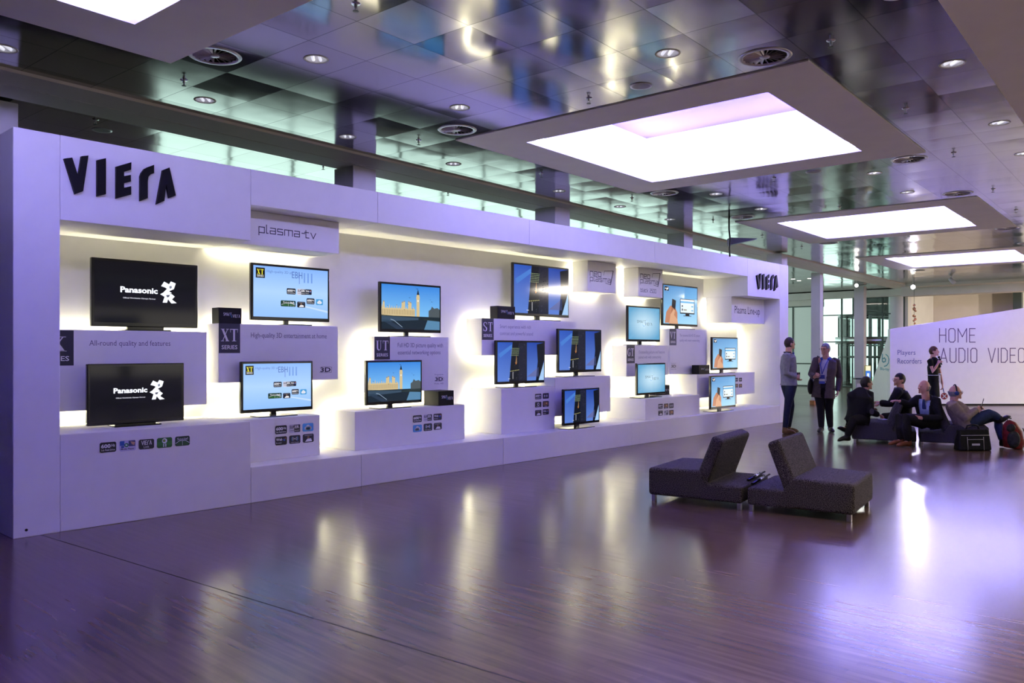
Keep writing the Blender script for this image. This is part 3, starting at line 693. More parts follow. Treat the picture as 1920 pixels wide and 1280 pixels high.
# copper ball pendant
w = at_d(1714, 572, 29); t = thing('pendant_lamp', 'hanging string of small copper globes above the home video wall', 'pendant', (w.x, w.y, H))
cp = mat('polished_copper', (.85, .42, .28), .12, 1.0)
MB().tube([(w.x, w.y, H), (w.x, w.y, 1.9)], .006, 6).build('cord', M['matblack'], t)
for k, (py, dx, r) in enumerate([(572, 0, .045), (579, .0, .06), (583, .05, .035), (592, -.02, .045), (593, .03, .035), (598, .04, .05), (601, -.01, .04), (606, .02, .035)]):
    z = at_d(1714, py, 29).z; MB().ball(Vector((w.x, w.y, z)) + RT * dx, r).build('globe', cp, t, True)

# cable with a dark wedge-shaped sensor hanging over the display wall
a = at_z(1367, 411, H); b = at_d(1369, 449, (a - Vector((CAMX, CAMY, a.z))).dot(FW)); c = at_d(1368.5, 481, (a - Vector((CAMX, CAMY, a.z))).dot(FW))
t = thing('hanging_cable', 'black cable with a dark wedge panel hanging from the ceiling over the display wall', 'cable', (a.x, a.y, H))
MB().tube([a, a + (b - a) * .5 - RT * .01, b, b + (c - b) * .5 - RT * .012, c], .016, 8).build('cable', M['matblack'], t, True)
tip = b + RT * (45 / FPX * 19.5) + FW * .2
MB().prism([b + Vector((0, 0, .04)), tip + Vector((0, 0, .05)), tip + Vector((0, 0, .04)), b + Vector((0, 0, -.10))], FW * .22).build('wedge_panel', mat('dark_blue_panel', (.012, .012, .05), .25), t)

# ---------------------------------------------------------------- the stand across the hall, behind the camera (seen only as reflections)
ox0, ox1, oy = 2.0, 16.0, -17.0
op = thing('opposite_stand', 'white exhibition stand across the hall with a softly backlit recess', 'exhibition stand', (9, oy, 0))
for q in ((ox0, ox0 + .4, 0, 3.5), (ox1 - .4, ox1, 0, 3.5), (ox0 + .4, ox1 - .4, 2.9, 3.5), (ox0 + .4, ox1 - .4, 0, .8)): MB().box(q[0], q[1], oy - .8, oy, q[2], q[3]).build('panel', M['white'], op)
MB().box(ox0 + .4, ox1 - .4, oy - .8, oy - .75, .8, 2.9).build('backlit_panel', mat('backlit_cream', (.8, .8, .75), .6, emit=(1.0, .93, .72), es=.9), op)
for k, (x, z) in enumerate(((8.2, 2.25), (5.8, 1.35), (11.5, 1.7))):
    t = thing('television', ['television with a green playing field on the stand across the hall, upper one', 'television with a green playing field on the stand across the hall, left one', 'television with a green playing field on the stand across the hall, right one'][k], 'television', (x, oy - .3, .8), 0, 'televisions across the hall')
    MB().box(x - .75, x + .75, oy - .35, oy - .3, z - .45, z + .45).build('cabinet', M['black'], t)
    MB().box(x - .15, x + .15, oy - .45, oy - .25, .8, z - .45).build('stand', M['black'], t)
    c = Canvas(1.7); c.rect(0, 0, 1, 1, srgb(40, 60, 80)).up().rect(0, 0, 1, .62, srgb(40, 140, 40)).up().poly([(.4, .2), (.5, .9), (.65, .5), (.7, .1)], srgb(30, 60, 90)); c.build('screen', (x + .71, oy - .298, z - .41), (-1.42, 0, 0), (0, 0, .82), M['screen'], t)

# ================================================================ DISPLAY WALL
D = 1.02; XL, XR, XE = 0.367, 14.92, 15.36; WT = 3.49; YB = 1.06
ZB, ZL, ZH, ZF = 0.375, 0.855, 2.745, 3.12       # plinth, left ledge, header underside, fascia underside
wall = thing('exhibition_stand', 'long white exhibition stand with a lit recess full of televisions', 'exhibition stand')
def wp(name, *b, m='white', bev=0.004): return MB().box(*b).build(name, M[m], wall, False, bev, 1)
wp('post', 0, XL - .002, 0, YB, 0, WT)
wp('post', XR, XE, 0, YB, 0, WT)
wp('header_panel', XL, 2.198, 0, YB, ZH, WT)
wp('header_panel', 13.40, XR - .001, 0, YB, 2.72, WT)
xs = [2.201, 3.86, 6.6, 9.9, 13.399]
for a, b in zip(xs, xs[1:]): wp('fascia_panel', a, b - .003, 0, YB, ZF, WT)
wp('back_panel', XL, XR, D, YB, ZB, ZF + .02)
wp('ledge_base', XL, 2.198, 0, D, 0, ZL)
xs = [2.201, 3.62, 6.05, 9.2, XR]
for a, b in zip(xs, xs[1:]): wp('plinth_panel', a, b - .003, 0, D, 0, ZB)
MB().box(.02, XE - .02, .02, YB - .02, WT + .0005, WT + .004).build('top_cover', mat('raw_dark_board', (.06, .05, .045), .8), wall)
MB().lathe((0.10, -.001, 0.062), [(0, -.002), (.012, -.002), (.012, .004)], 14, (0, 1, 0)).build('cable_hole', M['matblack'], wall)

def front_rect(y, pxl, pxr, pyt, pyb, side='l'):
    """world X0,X1,Z0,Z1 on plane y from picture columns and the heights at one end"""
    a = at_y(pxl, pyt, y); b = at_y(pxr, pyt, y)
    e = pxl if side == 'l' else pxr
    return a.x, b.x, at_y(e, pyb, y).z, at_y(e, pyt, y).z
def ring(o, x0, x1, z0, z1, sides, y=D, ins=.07, parent=None):
    """LED strip on the back of a box, washing the panel behind"""
    for s in sides:
        if s in 'lr':
            x = x0 + ins if s == 'l' else x1 - ins; MB().box(x - .008, x + .008, y - .045, y - .012, z0 + ins, z1 - ins).build('light_strip', M['led'], parent)
        else:
            z = z0 + ins if s == 'b' else z1 - ins; MB().box(x0 + ins, x1 - ins, y - .045, y - .012, z - .008, z + .008).build('light_strip', M['led'], parent)
def cabinet(name, label, cat, y, x0, x1, z0, z1, sides='lrtb', gap=.06, group='white display boxes on the display wall', back=D):
    t = thing(name, label, cat, ((x0 + x1) / 2, (y + back) / 2, z0), 0, group)
    MB().box(x0, x1, y, back - gap, z0, z1).build('body', M['white'], t, False, .004, 1)
    if gap > .01:
        MB().box(x0 + .15, x1 - .15, back - gap, back - .001, z0 + .15, z1 - .15).build('spacer', M['white'], t)
        ring(None, x0, x1, z0, z1, sides, back, parent=t)
    return t
YM, YLO = .63, .32
def on(y, pxl, pxr, pyt, pyb):        # rectangle on a front face, heights read at its left end
    a = at_y(pxl, pyt, y - .002); b = at_y(pxr, pyt, y - .002); c = at_y(pxl, pyb, y - .002)
    return Vector((a.x, y - .002, c.z)), Vector((b.x - a.x, 0, 0)), Vector((0, 0, a.z - c.z))
def lettering(t, y, s, pxl, pxr, pyt, pyb, col=GREYINK, name='lettering', bold=0.0):
    o, U, V = on(y, pxl, pxr, pyt, pyb)
    return Canvas().text(s, 0, 0, 1, 1, col, bold).build(name, o, U, V, M['print'], t)
def series(t, y, s, x0, x1, z0, z1):
    c = Canvas((x1 - x0) / (z1 - z0)); c.rect(0, 0, 1, 1, NAVY).up()
    w = .8 if len(s) > 1 else .5
    c.serif(s, .5 - w / 2, .40, .5 + w / 2, .82, PAPER); c.text('SERIES', .13, .13, .87, .27, PAPER, .012)
    return tag(c.build('series_plate', (x0, y - .002, z0), (x1 - x0, 0, 0), (0, 0, z1 - z0), M['print'], t), f'dark plate reading {s} SERIES')

# --- middle row boxes
x1 = at_y(388, 622, YM).x
bX = cabinet('display_box', 'white display box half behind the left post, All-round quality text', 'display box', YM, XL - .1 + .12, x1, at_y(388, 757.5, YM).z, at_y(388, 622, YM).z, 'trb')
pw = .30
xp1 = at_y(138, 640, YM).x; zt = at_y(138, 619.2, YM).z; zb = at_y(138, 685, YM).z
c = Canvas(1.0); c.rect(0, 0, 1, 1, NAVY).up(); c.serif('X', .28, .40, .78, .82, PAPER); c.text('SERIES', .13, .13, .87, .27, PAPER, .012)
bw = (zt - zb) * .92
tag(c.build('series_plate', (xp1 - bw, YM - .002, zb), (bw, 0, 0), (0, 0, zt - zb), M['print'], bX), 'dark plate ending in X SERIES')
lettering(bX, YM, 'All-round quality and features', 167.5, 319.5, 637.5, 651)

def mid(label, pxl, pxr, pyt, pyb, sides='lrtb', side='l', y=YM, name='display_box'):
    x0, x1, z0, z1 = front_rect(y, pxl, pxr, pyt, pyb, side)
    return cabinet(name, label, 'display box', y, x0, x1, z0, z1, sides), (x0, x1, z0, z1)
def plate(t, y, s, pxl, pxr, pyt, pyb):
    a = at_y(pxl, pyt, y); b = at_y(pxr, pyb, y); c_ = at_y(pxl, pyb, y); return series(t, y, s, a.x, b.x, c_.z, a.z)
def logo3d(t, y, pxl, pxr, pyt, pyb, words=False):
    o, U, V = on(y, pxl, pxr, pyt, pyb); c = Canvas(U.length / V.length)
    a, b = (.28, .72) if words else (0, 1)
    c.text('3D', .08, a + .1 * (b - a), .92, b - .1 * (b - a), INK, .03)
    c.line([(.02, a + .05), (.62, a), (.97, a + .06), (1, b - .1)], .05 * (b - a), INK); c.line([(.12, b), (.8, b), (.98, b - .1)], .05 * (b - a), INK)
    if words: c.text('Progressive', .05, .84, .95, 1, GREYINK); c.text('FULL HD', .02, 0, .98, .14, GREYINK)
    c.build('logo_print', o, U, V, M['print'], t)
bXT, rXT = mid('wide white display box with XT SERIES plate and High-quality 3D text', 410, 633.7, 605.8, 718)
plate(bXT, YM, 'XT', 410, 450, 605.8, 661.8); lettering(bXT, YM, 'High-quality 3D entertainment at home', 470.5, 612.5, 623, 635.5); logo3d(bXT, YM, 598.75, 622, 687.5, 698.75)
bUT, rUT = mid('white display box with UT SERIES plate', 702, 841, 630.3, 737)
plate(bUT, YM, 'UT', 702, 731, 630.3, 674); lettering(bUT, YM, 'Full HD 3D picture quality with', 745.75, 830.5, 642.5, 653.3); lettering(bUT, YM, 'essential networking options', 746, 825.75, 656.5, 667)
logo3d(bUT, YM, 814.5, 832, 701, 720.5, True)
bST, rST = mid('white display box with ST SERIES plate', 903.4, 1080, 596, 666.4)
plate(bST, YM, 'ST', 903.4, 925.5, 596, 636.8); lettering(bST, YM, 'Smart experience with rich', 937.4, 995.3, 608, 617, PALEINK); lettering(bST, YM, 'contrast and powerful sound', 937.4, 999.3, 621, 630, PALEINK)
bST2, _ = mid('plain white display box behind the lowest skyscraper television', 1040.6, 1144.7, 708, 780.5, y=YLO)
bGT, rGT = mid('white display box with GT SERIES plate', 1174.7, 1252.6, 646.8, 706.5)
plate(bGT, YM, 'GT', 1174.7, 1190, 646.8, 681); lettering(bGT, YM, 'Outstanding picture and features', 1197.5, 1246.4, 656.8, 664.5, PALEINK); lettering(bGT, YM, 'paired with web connectivity', 1197.5, 1239.7, 666.6, 673.8, PALEINK)
bVT, rVT = mid('tall white display box with VT SERIES plate', 1255.2, 1325.4, 616, 701.9)
plate(bVT, YM, 'VT', 1255.2, 1268, 616, 647); lettering(bVT, YM, 'The renowned full HD 3D picture', 1274.4, 1312.5, 625.6, 632.3, PALEINK); lettering(bVT, YM, 'quality with smart networking', 1274.4, 1311.6, 635, 641.6, PALEINK)
logo3d(bVT, YM, 1258, 1268, 680, 693, True)
bVL, rVL = mid('low white display box right of the lowest row, four stickers beside a television', 1307, 1415, 702, 746.4, y=.40)

# --- lower boxes standing on the plinth
def low(label, pxl, pxr, pyt, y=YLO, sides='lrt', xl=None):
    x0, x1, z0, z1 = front_rect(y, pxl, pxr, pyt, 900); x0 = xl or x0
    return cabinet('display_pedestal', label, 'display pedestal', y, x0, x1, ZB, z1, sides, .06, 'white pedestals standing on the plinth')
pXT = low('white pedestal next to the left ledge, cloud sticker top right of its six', 447.5, 600, 788, sides='rt', xl=2.215)
pUT = low('long white pedestal with six stickers and a small black box on top', 665.5, 871.5, 772)
pST = low('white cube-like pedestal with two columns of three stickers', 940, 1040.2, 729)
pGT = low('wide white pedestal flush with the plinth front, two rows of three square stickers', 1210, 1312, 747.8, .12)

# --- sign boxes under the fascia
def sign(label, y, x0, x1, z0, z1, sides='lb'):
    return cabinet('sign_box', label, 'sign box', y, x0, x1, z0, z1, sides, .06, 'white sign boxes high in the recess')
a = at_y(437.5, 455, .31); b = at_y(635.7, 475.8, .31)
sPL = sign('white sign box reading plasma tv', .31, 2.2, b.x, b.z, ZF - .002, 'b')
o, U, V = on(.31, 485.5, 592, 419.5, 440); U2 = U
Canvas(U.length / V.length).stroke('plasma tv', 0, 0, 1, 1, INK, .16, 1.5, -.45).line([(.745, .62), (.80, .62)], .08, INK).build('lettering', o, U, V, M['print'], sPL)
def neo(y, pxl, pxr, pyb, label, extra):
    a = at_y(pxl, pyb, y); b = at_y(pxr, pyb, y); t = sign(label, y, a.x, b.x, a.z, ZF - .002, 'lb')
    w, h = b.x - a.x, ZF - a.z; c = Canvas(w / h)
    v = .12 if extra else 0
    c.stroke('neo', .08, .52 + v, .46, .66 + v, INK, .17, 1.0, 0); c.stroke('plasma', .08, .30 + v, .80, .52 + v, INK, .17, 1.45, -.45)
    c.line([(.55, .58 + v), (.58, .72 + v), (.90, .76 + v), (.80, .28 + v), (.62, .32 + v)], .016, INK); c.line([(.89, .74 + v), (.80, .30 + v)], .04, INK)
    if extra: c.stroke('black 2500', .08, .16, .72, .29, INK, .15, 1.45, 0)
    c.build('lettering', (a.x, y - .002, a.z), (w, 0, 0), (0, 0, h), M['print'], t)
neo(YM, 1101.9, 1155, 545.7, 'white sign box reading neo plasma without further text', False)
neo(YM, 1197, 1242.4, 554.9, 'white sign box reading neo plasma black 2500', True)
a = at_y(1371.8, 604.3, .36)
sLU = sign('white sign box reading Plasma Line-up under the far logo', .36, a.x, XR - .002, a.z, 2.719, 'lb')
lettering(sLU, .36, 'Plasma Line-up', 1377.5, 1424.5, 573, 591.5, INK)

# --- raised logo letters
VIERA = [[(482, 308), (543, 300), (588, 440), (612, 290), (665, 285), (625, 553), (565, 575)], [(730, 320), (796, 305), (796, 575), (730, 592)],
 [(873, 368), (987, 335), (985, 392), (932, 408), (932, 440), (983, 430), (983, 480), (932, 492), (932, 527), (985, 515), (985, 578), (873, 608)],
 [(1053, 440), (1062, 415), (1085, 385), (1115, 370), (1157, 355), (1157, 418), (1130, 428), (1115, 445), (1110, 480), (1110, 605), (1053, 627)],
 [(1175, 652), (1222, 395), (1273, 375), (1320, 585), (1270, 605), (1248, 500), (1235, 625)]]
VW = [[at_y(x / 4, 220 + y / 4, -.035) for x, y in l] for l in VIERA]
vx0 = min(p.x for l in VW for p in l); vx1 = max(p.x for l in VW for p in l); vz0 = min(p.z for l in VW for p in l); vz1 = max(p.z for l in VW for p in l)
def logo(label, x0, x1, z0, z1):
    t = thing('logo_sign', label, 'sign', ((x0 + x1) / 2, 0, z0), 0, 'raised black logo letters')
    for l in VW:
        pts = [(x0 + (p.x - vx0) / (vx1 - vx0) * (x1 - x0), -.035, z0 + (p.z - vz0) / (vz1 - vz0) * (z1 - z0)) for p in l]
        MB().prism(pts, (0, .0345, 0)).build('letter', M['letter'], t, False, .002, 1)
logo('raised black letters VIERA on the near header of the display wall', vx0, vx1, vz0, vz1)
a = at_y(1419.5, 545, -.035); b = at_y(1459.5, 512, -.035)
logo('raised black letters VIERA at the far top corner of the display wall', a.x, b.x, at_y(1457, 546.5, -.035).z, at_y(1428, 511, -.035).z)

# --- feature stickers
DK = srgb(28, 30, 44); LT = srgb(225, 225, 232); BL = srgb(70, 150, 205); GN = srgb(30, 95, 40)
def icon(kind, asp):
    c = Canvas(asp)
    bg = {'media': srgb(190, 185, 215), 'cloud': BL, 'ball': GN, 'stadium': srgb(25, 55, 40), 'super': srgb(200, 198, 215)}.get(kind, DK)
    r = .12; q = r / asp
    c.poly([(q, 0), (1 - q, 0), (1, r), (1, 1 - r), (1 - q, 1), (q, 1), (0, 1 - r), (0, r)], bg).up()
    if kind == '600':
        c.text('600', .07, .42, .66, .82, LT, .04); c.text('Hz', .70, .52, .93, .8, LT, .02); c.text('Sub Field Drive', .08, .14, .92, .32, LT, .01)
    elif kind == 'media':
        c.rect(.02, .52, .3, .95, srgb(40, 90, 170)).rect(.55, .42, .96, .95, srgb(60, 65, 110)).rect(.1, .3, .28, .5, srgb(50, 80, 150)).up(); c.disc(.42, .55, .2, srgb(30, 120, 80)).poly([(.66, .88), (.95, .8), (.9, .5), (.75, .6)], srgb(190, 150, 120)).up(); c.poly([(.37, .45), (.37, .66), (.5, .55)], LT); c.text('Media Player', .08, .08, .9, .28, DK, .02)
    elif kind == 'link':
        c.stroke('VIErW', .18, .46, .82, .84, LT, .22, 1.4, 0, .3); c.text('Link', .32, .12, .68, .36, LT)
    elif kind == 'ball':
        c.rect(0.02, .25, .98, .6, srgb(45, 120, 50)).up(); c.disc(.5, .68, .26, LT).up().disc(.47, .7, .14, srgb(120, 150, 60)); c.rect(.4, .08, .47, .4, LT).rect(.54, .08, .61, .4, LT)
    elif kind == 'stadium':
        c.poly([(.05, .08), (.95, .08), (.8, .5), (.2, .5)], srgb(40, 85, 45)).up(); c.line([(.05, .3), (.3, .55), (.7, .55), (.95, .3)], .05, LT).line([(.5, .08), (.5, .5)], .03, LT); c.text('Social', .14, .62, .86, .85, LT)
    elif kind == 'super':
        c.rect(.45, .06, .97, .94, DK).up(); c.text('SUP', .06, .5, .46, .86, DK, .03); c.text('ER', .5, .5, .9, .86, LT, .03); c.text('CONTRAST', .08, .18, .44, .32, DK); c.text('BRIGHT', .5, .18, .92, .32, LT)
    elif kind == 'cloud':
        for x, y, r_ in ((.32, .4, .2), (.5, .55, .27), (.68, .42, .22), (.5, .36, .2)): c.disc(x, y, r_, LT)
        c.rect(.3, .2, .7, .4, LT).up(); c.text('VOD', .36, .42, .66, .58, BL); c.text('Cloud', .40, .25, .62, .36, BL)
    elif kind == 'web':
        c.text('Web', .07, .5, .6, .82, LT, .03); c.text('Browser', .08, .18, .55, .34, LT); c.disc(.78, .6, .16, srgb(70, 110, 190)).poly([(.7, .7), (.92, .85), (.85, .5)], srgb(200, 120, 60))
    elif kind == 'wave':
        c.disc(.5, .58, .09, LT)
        for k, r_ in enumerate((.17, .27, .37)):
            for s in (-1, 1): c.line([(.5 + s * (r_ * math.cos(a)) / asp * 1.2, .58 + r_ * math.sin(a)) for a in (-.7, -.35, 0, .35, .7)], .055, LT if k < 2 else BL)
        c.text('WiFi Ready', .15, .06, .85, .2, LT)
    elif kind == 'social':
        c.poly([(.2, .1), (.85, .1), (.75, .45), (.42, .45)], LT).disc(.5, .62, .16, srgb(120, 90, 70)).rect(.15, .78, .85, .88, srgb(120, 120, 130))
    elif kind == 'star':
        c.disc(.5, .55, .28, LT).up().disc(.5, .55, .17, DK); c.text('NEO', .2, .06, .8, .22, LT)
    elif kind == 'photo':
        c.rect(.12, .25, .88, .85, srgb(130, 95, 60)).up().disc(.62, .6, .16, srgb(225, 180, 110)); c.text('HD', .3, .06, .7, .2, LT)
    elif kind == 'eyes':
        c.disc(.32, .5, .2, LT).disc(.68, .5, .2, LT).up().disc(.32, .5, .12, DK).disc(.68, .5, .12, DK)
    return c
def sticker(t, y, kind, pxl, pxr, pyt, pyb):
    a = at_y(pxl, pyt, y); b = at_y(pxr, pyt, y); cx = (pxl + pxr) / 2; zt = at_y(cx, pyt + .6, y).z; zb = at_y(cx, pyb - .6, y).z
    w, h = b.x - a.x, zt - zb
    tag(icon(kind, w / h).build('feature_sticker', (a.x, y - .003, zb), (w, 0, 0), (0, 0, h), M['print'], t), 'light blue cloud sticker' if kind == 'cloud' else None)
for k, x0, x1, y0, y1 in [('600', 186.75, 217.75, 828, 848.2), ('media', 223.75, 254.5, 824.5, 845.5), ('link', 260, 288.75, 822.5, 842), ('ball', 294, 322.5, 819.5, 839.5), ('stadium', 328, 355.5, 816.75, 836)]:
    sticker(wall, 0, k, x0, x1, y0, y1)
for k, x0, x1, y0, y1 in [('600', 515.75, 537.75, 796.75, 813.75), ('super', 541.75, 563, 794.5, 811.25), ('cloud', 567, 587.5, 792.5, 809), ('web', 515.75, 537.75, 817.5, 834.5), ('wave', 542, 563, 815, 831.75), ('social', 567.5, 588, 812.5, 829.5)]: sticker(pXT, YLO, k, x0, x1, y0, y1)
for k, x0, x1, y0, y1 in [('600', 774, 790.75, 777.5, 792), ('super', 793.75, 810, 775.75, 790), ('web', 812.5, 828, 774.5, 788), ('cloud', 774, 790.75, 795.5, 810), ('wave', 794, 810, 793, 808), ('social', 813, 828, 791.75, 805.75)]: sticker(pUT, YLO, k, x0, x1, y0, y1)
for k, x0, x1, y0, y1 in [('600', 1003, 1015, 737.4, 748.8), ('eyes', 1017.2, 1028.8, 736.2, 747.7), ('star', 1003, 1015, 752.5, 764), ('photo', 1017.2, 1028.8, 751, 763), ('social', 1003, 1015, 767.8, 779.8), ('web', 1017.2, 1028.8, 766.2, 777.6)]: sticker(pST, YLO, k, x0, x1, y0, y1)
for i, x0 in enumerate((1234, 1244.4, 1254.3)):
    for j, y0 in enumerate((756.3 - i * .6, 769.0 - i * .6)): sticker(pGT, .12, (('600', 'photo', 'eyes'), ('social', 'super', 'photo'))[j][i], x0, x0 + 8.5, y0, y0 + 10.4)
for x0, x1 in ((1377.5, 1383.5), (1385.3, 1391)):
    for y0, k in ((707.3, 'eyes'), (718.8, 'photo')): sticker(bVL, .40, k, x0, x1, y0, y0 + 8.2)

# ================================================================ TELEVISIONS
def px_xt(c, a):
    top, mid_, bot = srgb(130, 175, 240), srgb(170, 205, 250), srgb(140, 185, 245)
    c.rect(0, .5, 1, 1, None, [mid_, mid_, top, top]).rect(0, 0, 1, .5, None, [bot, bot, mid_, mid_]).up()
    c.rect(.03, .76, .145, .96, (.005, .005, .005)); c.line([(.60, .92), (.60, .70)], .02, srgb(120, 150, 215)); c.text('High-quality 3D at', .17, .86, .50, .93, srgb(95, 125, 190))
    c.poly([(.5, .28), (1, .12), (1, .16), (.5, .30)], srgb(190, 215, 250)).up()
    c.serif('XT', .045, .83, .13, .93, (.9, .85, .05)); c.text('SERIES', .045, .78, .13, .82, (.9, .9, .9)); c.text('EBH', .50, .80, .64, .93, srgb(80, 110, 180)); c.text('III', .66, .72, .78, .92, srgb(110, 150, 220))
    for k, u, v, w, h in (('600', .43, .47, .12, .12), ('super', .57, .47, .12, .12), ('web', .68, .48, .09, .11), ('stadium', .35, .22, .2, .12), ('wave', .46, .22, .09, .12), ('social', .57, .21, .11, .12), ('600', .70, .29, .11, .12), ('cloud', .83, .28, .10, .12)):
        sub = icon(k, w * a / h); z0 = c.z
        for pts, cols, z in sub.p: c.p.append(([(u + p[0] * w, v + p[1] * h) for p in pts], cols, z0 + z))
def px_panasonic(c, a):
    c.rect(0, 0, 1, 1, (.0035, .0035, .006)).up(); Wh = (1.1, 1.15, 1.3)
    c.text('Panasonic', .24, .50, .605, .60, Wh, .035); c.text('Official Worldwide Olympic Partner', .265, .395, .585, .425, (.8, .8, .9), .01)
    for pl in ([(.64, .64), (.67, .72), (.72, .68), (.74, .73), (.79, .70), (.77, .60), (.72, .56), (.75, .53), (.70, .50), (.66, .53), (.70, .60), (.68, .62)],
               [(.63, .50), (.66, .53), (.75, .51), (.78, .47), (.75, .42), (.80, .36), (.745, .35), (.71, .42), (.70, .36), (.655, .36), (.675, .46)],): c.poly(pl, Wh)
    c.up(); c.poly([(.72, .64), (.745, .66), (.75, .62), (.73, .60)], (.2, .22, .3)); c.poly([(.69, .49), (.73, .50), (.72, .46), (.70, .45)], (.1, .1, .14))
def px_london(c, a):
    s0, s1 = srgb(55, 130, 215), srgb(120, 185, 235)
    c.rect(0, .30, 1, 1, None, [s1, s1, s0, s0]).up(); st = srgb(205, 185, 140); st2 = srgb(160, 140, 105); dk = srgb(25, 38, 50)
    c.rect(.0, .30, .56, .47, st)                                   # long riverside building
    for k in range(14): c.poly([(k * .04, .47), (k * .04 + .01, .53 if k % 3 else .57), (k * .04 + .02, .47)], st)
    for u, h in ((.02, .60), (.33, .60), (.36, .62), (.44, .62), (.47, .60)): c.rect(u, .45, u + .03, h, st); c.poly([(u, h), (u + .015, h + .04), (u + .03, h)], st2)
    c.rect(.585, .30, .64, .72, st).poly([(.58, .72), (.645, .72), (.635, .80), (.59, .80)], st).poly([(.59, .80), (.635, .80), (.6125, .93)], dk)
    c.poly([(.80, .28), (1, .28), (1, .48), (.96, .52), (.90, .50), (.86, .55), (.84, .48), (.80, .44)], srgb(75, 85, 90)); c.rect(0, 0, 1, .30, dk).poly([(.0, .30), (.66, .26), (1, .30), (1, .22), (.7, .22), (0, .32)], srgb(50, 60, 60)).up()
    for k in range(20): c.rect(.012 + k * .0275, .33, .022 + k * .0275, .44, st2)
    c.disc(.6125, .66, .022, srgb(235, 230, 215)); c.poly([(.0, .29), (.62, .27), (.62, .22), (0, .16)], srgb(55, 75, 95)).poly([(.0, .20), (.10, .21), (.38, .0), (.25, 0)], srgb(40, 55, 75))
    c.poly([(.72, .0), (1, .0), (1, .2), (.78, .22)], srgb(85, 130, 165)).up(); c.line([(.15, .22), (.20, .20), (.34, .05)], .012, srgb(150, 170, 190))
    for u, v, r in ((.47, .72, .02), (.25, .54, .016), (.86, .65, .02), (.83, .70, .012), (.60, .93, .025), (.44, .57, .018), (.10, .52, .018), (.52, .47, .016), (.38, .44, .02)): c.poly([(u - r, v + r * .8), (u, v - r * .3), (u + r, v + r), (u + r * .2, v + r * .2)], (.01, .012, .02))
def px_tower(c, a):
    lo, hi = srgb(90, 125, 205), srgb(30, 60, 150)
    c.rect(0, 0, 1, 1, None, [lo, lo, hi, srgb(45, 85, 180)]).up()
    c.poly([(.02, .7), (.3, .95), (.3, .85), (.05, .6)], srgb(70, 120, 200)); c.poly([(.62, .10), (.88, .35), (.88, .10)], srgb(95, 105, 160)); c.poly([(.24, 0), (.62, 0), (.62, 1), (.31, 1)], (.006, .008, .014)); c.poly([(.82, 0), (.86, .5), (.84, .95), (1, 1), (1, .52), (.9, 0)], (.006, .008, .016)).up()
    c.poly([(.44, 0), (.62, 0), (.62, 1), (.44, 1)], (.012, .014, .03)); c.poly([(.88, 0), (1, 0), (1, .48)], srgb(160, 195, 235)); g = srgb(165, 185, 140)
    for j in range(6):
        for i in range(6): c.rect(.295 + i * .028 - j * .004, .84 - j * .036, .313 + i * .028 - j * .004, .85 - j * .036, g)
    for i in range(6): c.rect(.26 + i * .034, .25 + i * .006, .28 + i * .034, .266 + i * .006, srgb(190, 185, 120))
    c.poly([(.375, .46), (.395, .70), (.405, .46)], srgb(150, 115, 80)).disc(.385, .45, .016, srgb(215, 130, 60)).disc(.37, .48, .010, srgb(200, 120, 60)).rect(.315, .06, .322, .24, LT).rect(.22, .06, .26, .07, LT)
    random.seed(3)
    for k in range(46): u, v = random.uniform(.30, .60), random.uniform(.02, .95); c.rect(u, v, u + .008, v + .008, srgb(90, 90, 110))
    for k in range(26): u, v = random.uniform(.47, .60), random.uniform(.3, .97); c.rect(u, v, u + .014, v + .01, srgb(60, 55, 75))
def px_smart(c, a):
    e, m_ = srgb(95, 160, 200), srgb(205, 232, 245)
    n = 6
    for i in range(n):
        for j in range(n):
            def cc(i, j):
                d = min(1, math.hypot(i / n - .5, (j / n - .5)) * 1.7); return tuple(m_[k] * (1 - d) + e[k] * d for k in range(3))
            c.rect(i / n, j / n, (i + 1) / n, (j + 1) / n, None, [cc(i, j), cc(i + 1, j), cc(i + 1, j + 1), cc(i, j + 1)])
    c.up(); K = (.01, .012, .02); c.stroke('SMArT', .27, .52, .54, .60, K, .16, 1.4, 0, .4).stroke('VIErW', .52, .45, .75, .53, K, .18, 1.4, 0, .4)
    c.line([(.44, .47), (.47, .42), (.51, .43)], .012, srgb(90, 160, 230)).disc(.58, .62, .012, srgb(70, 130, 220)).line([(.52, .57), (.54, .50)], .012, srgb(60, 120, 220))
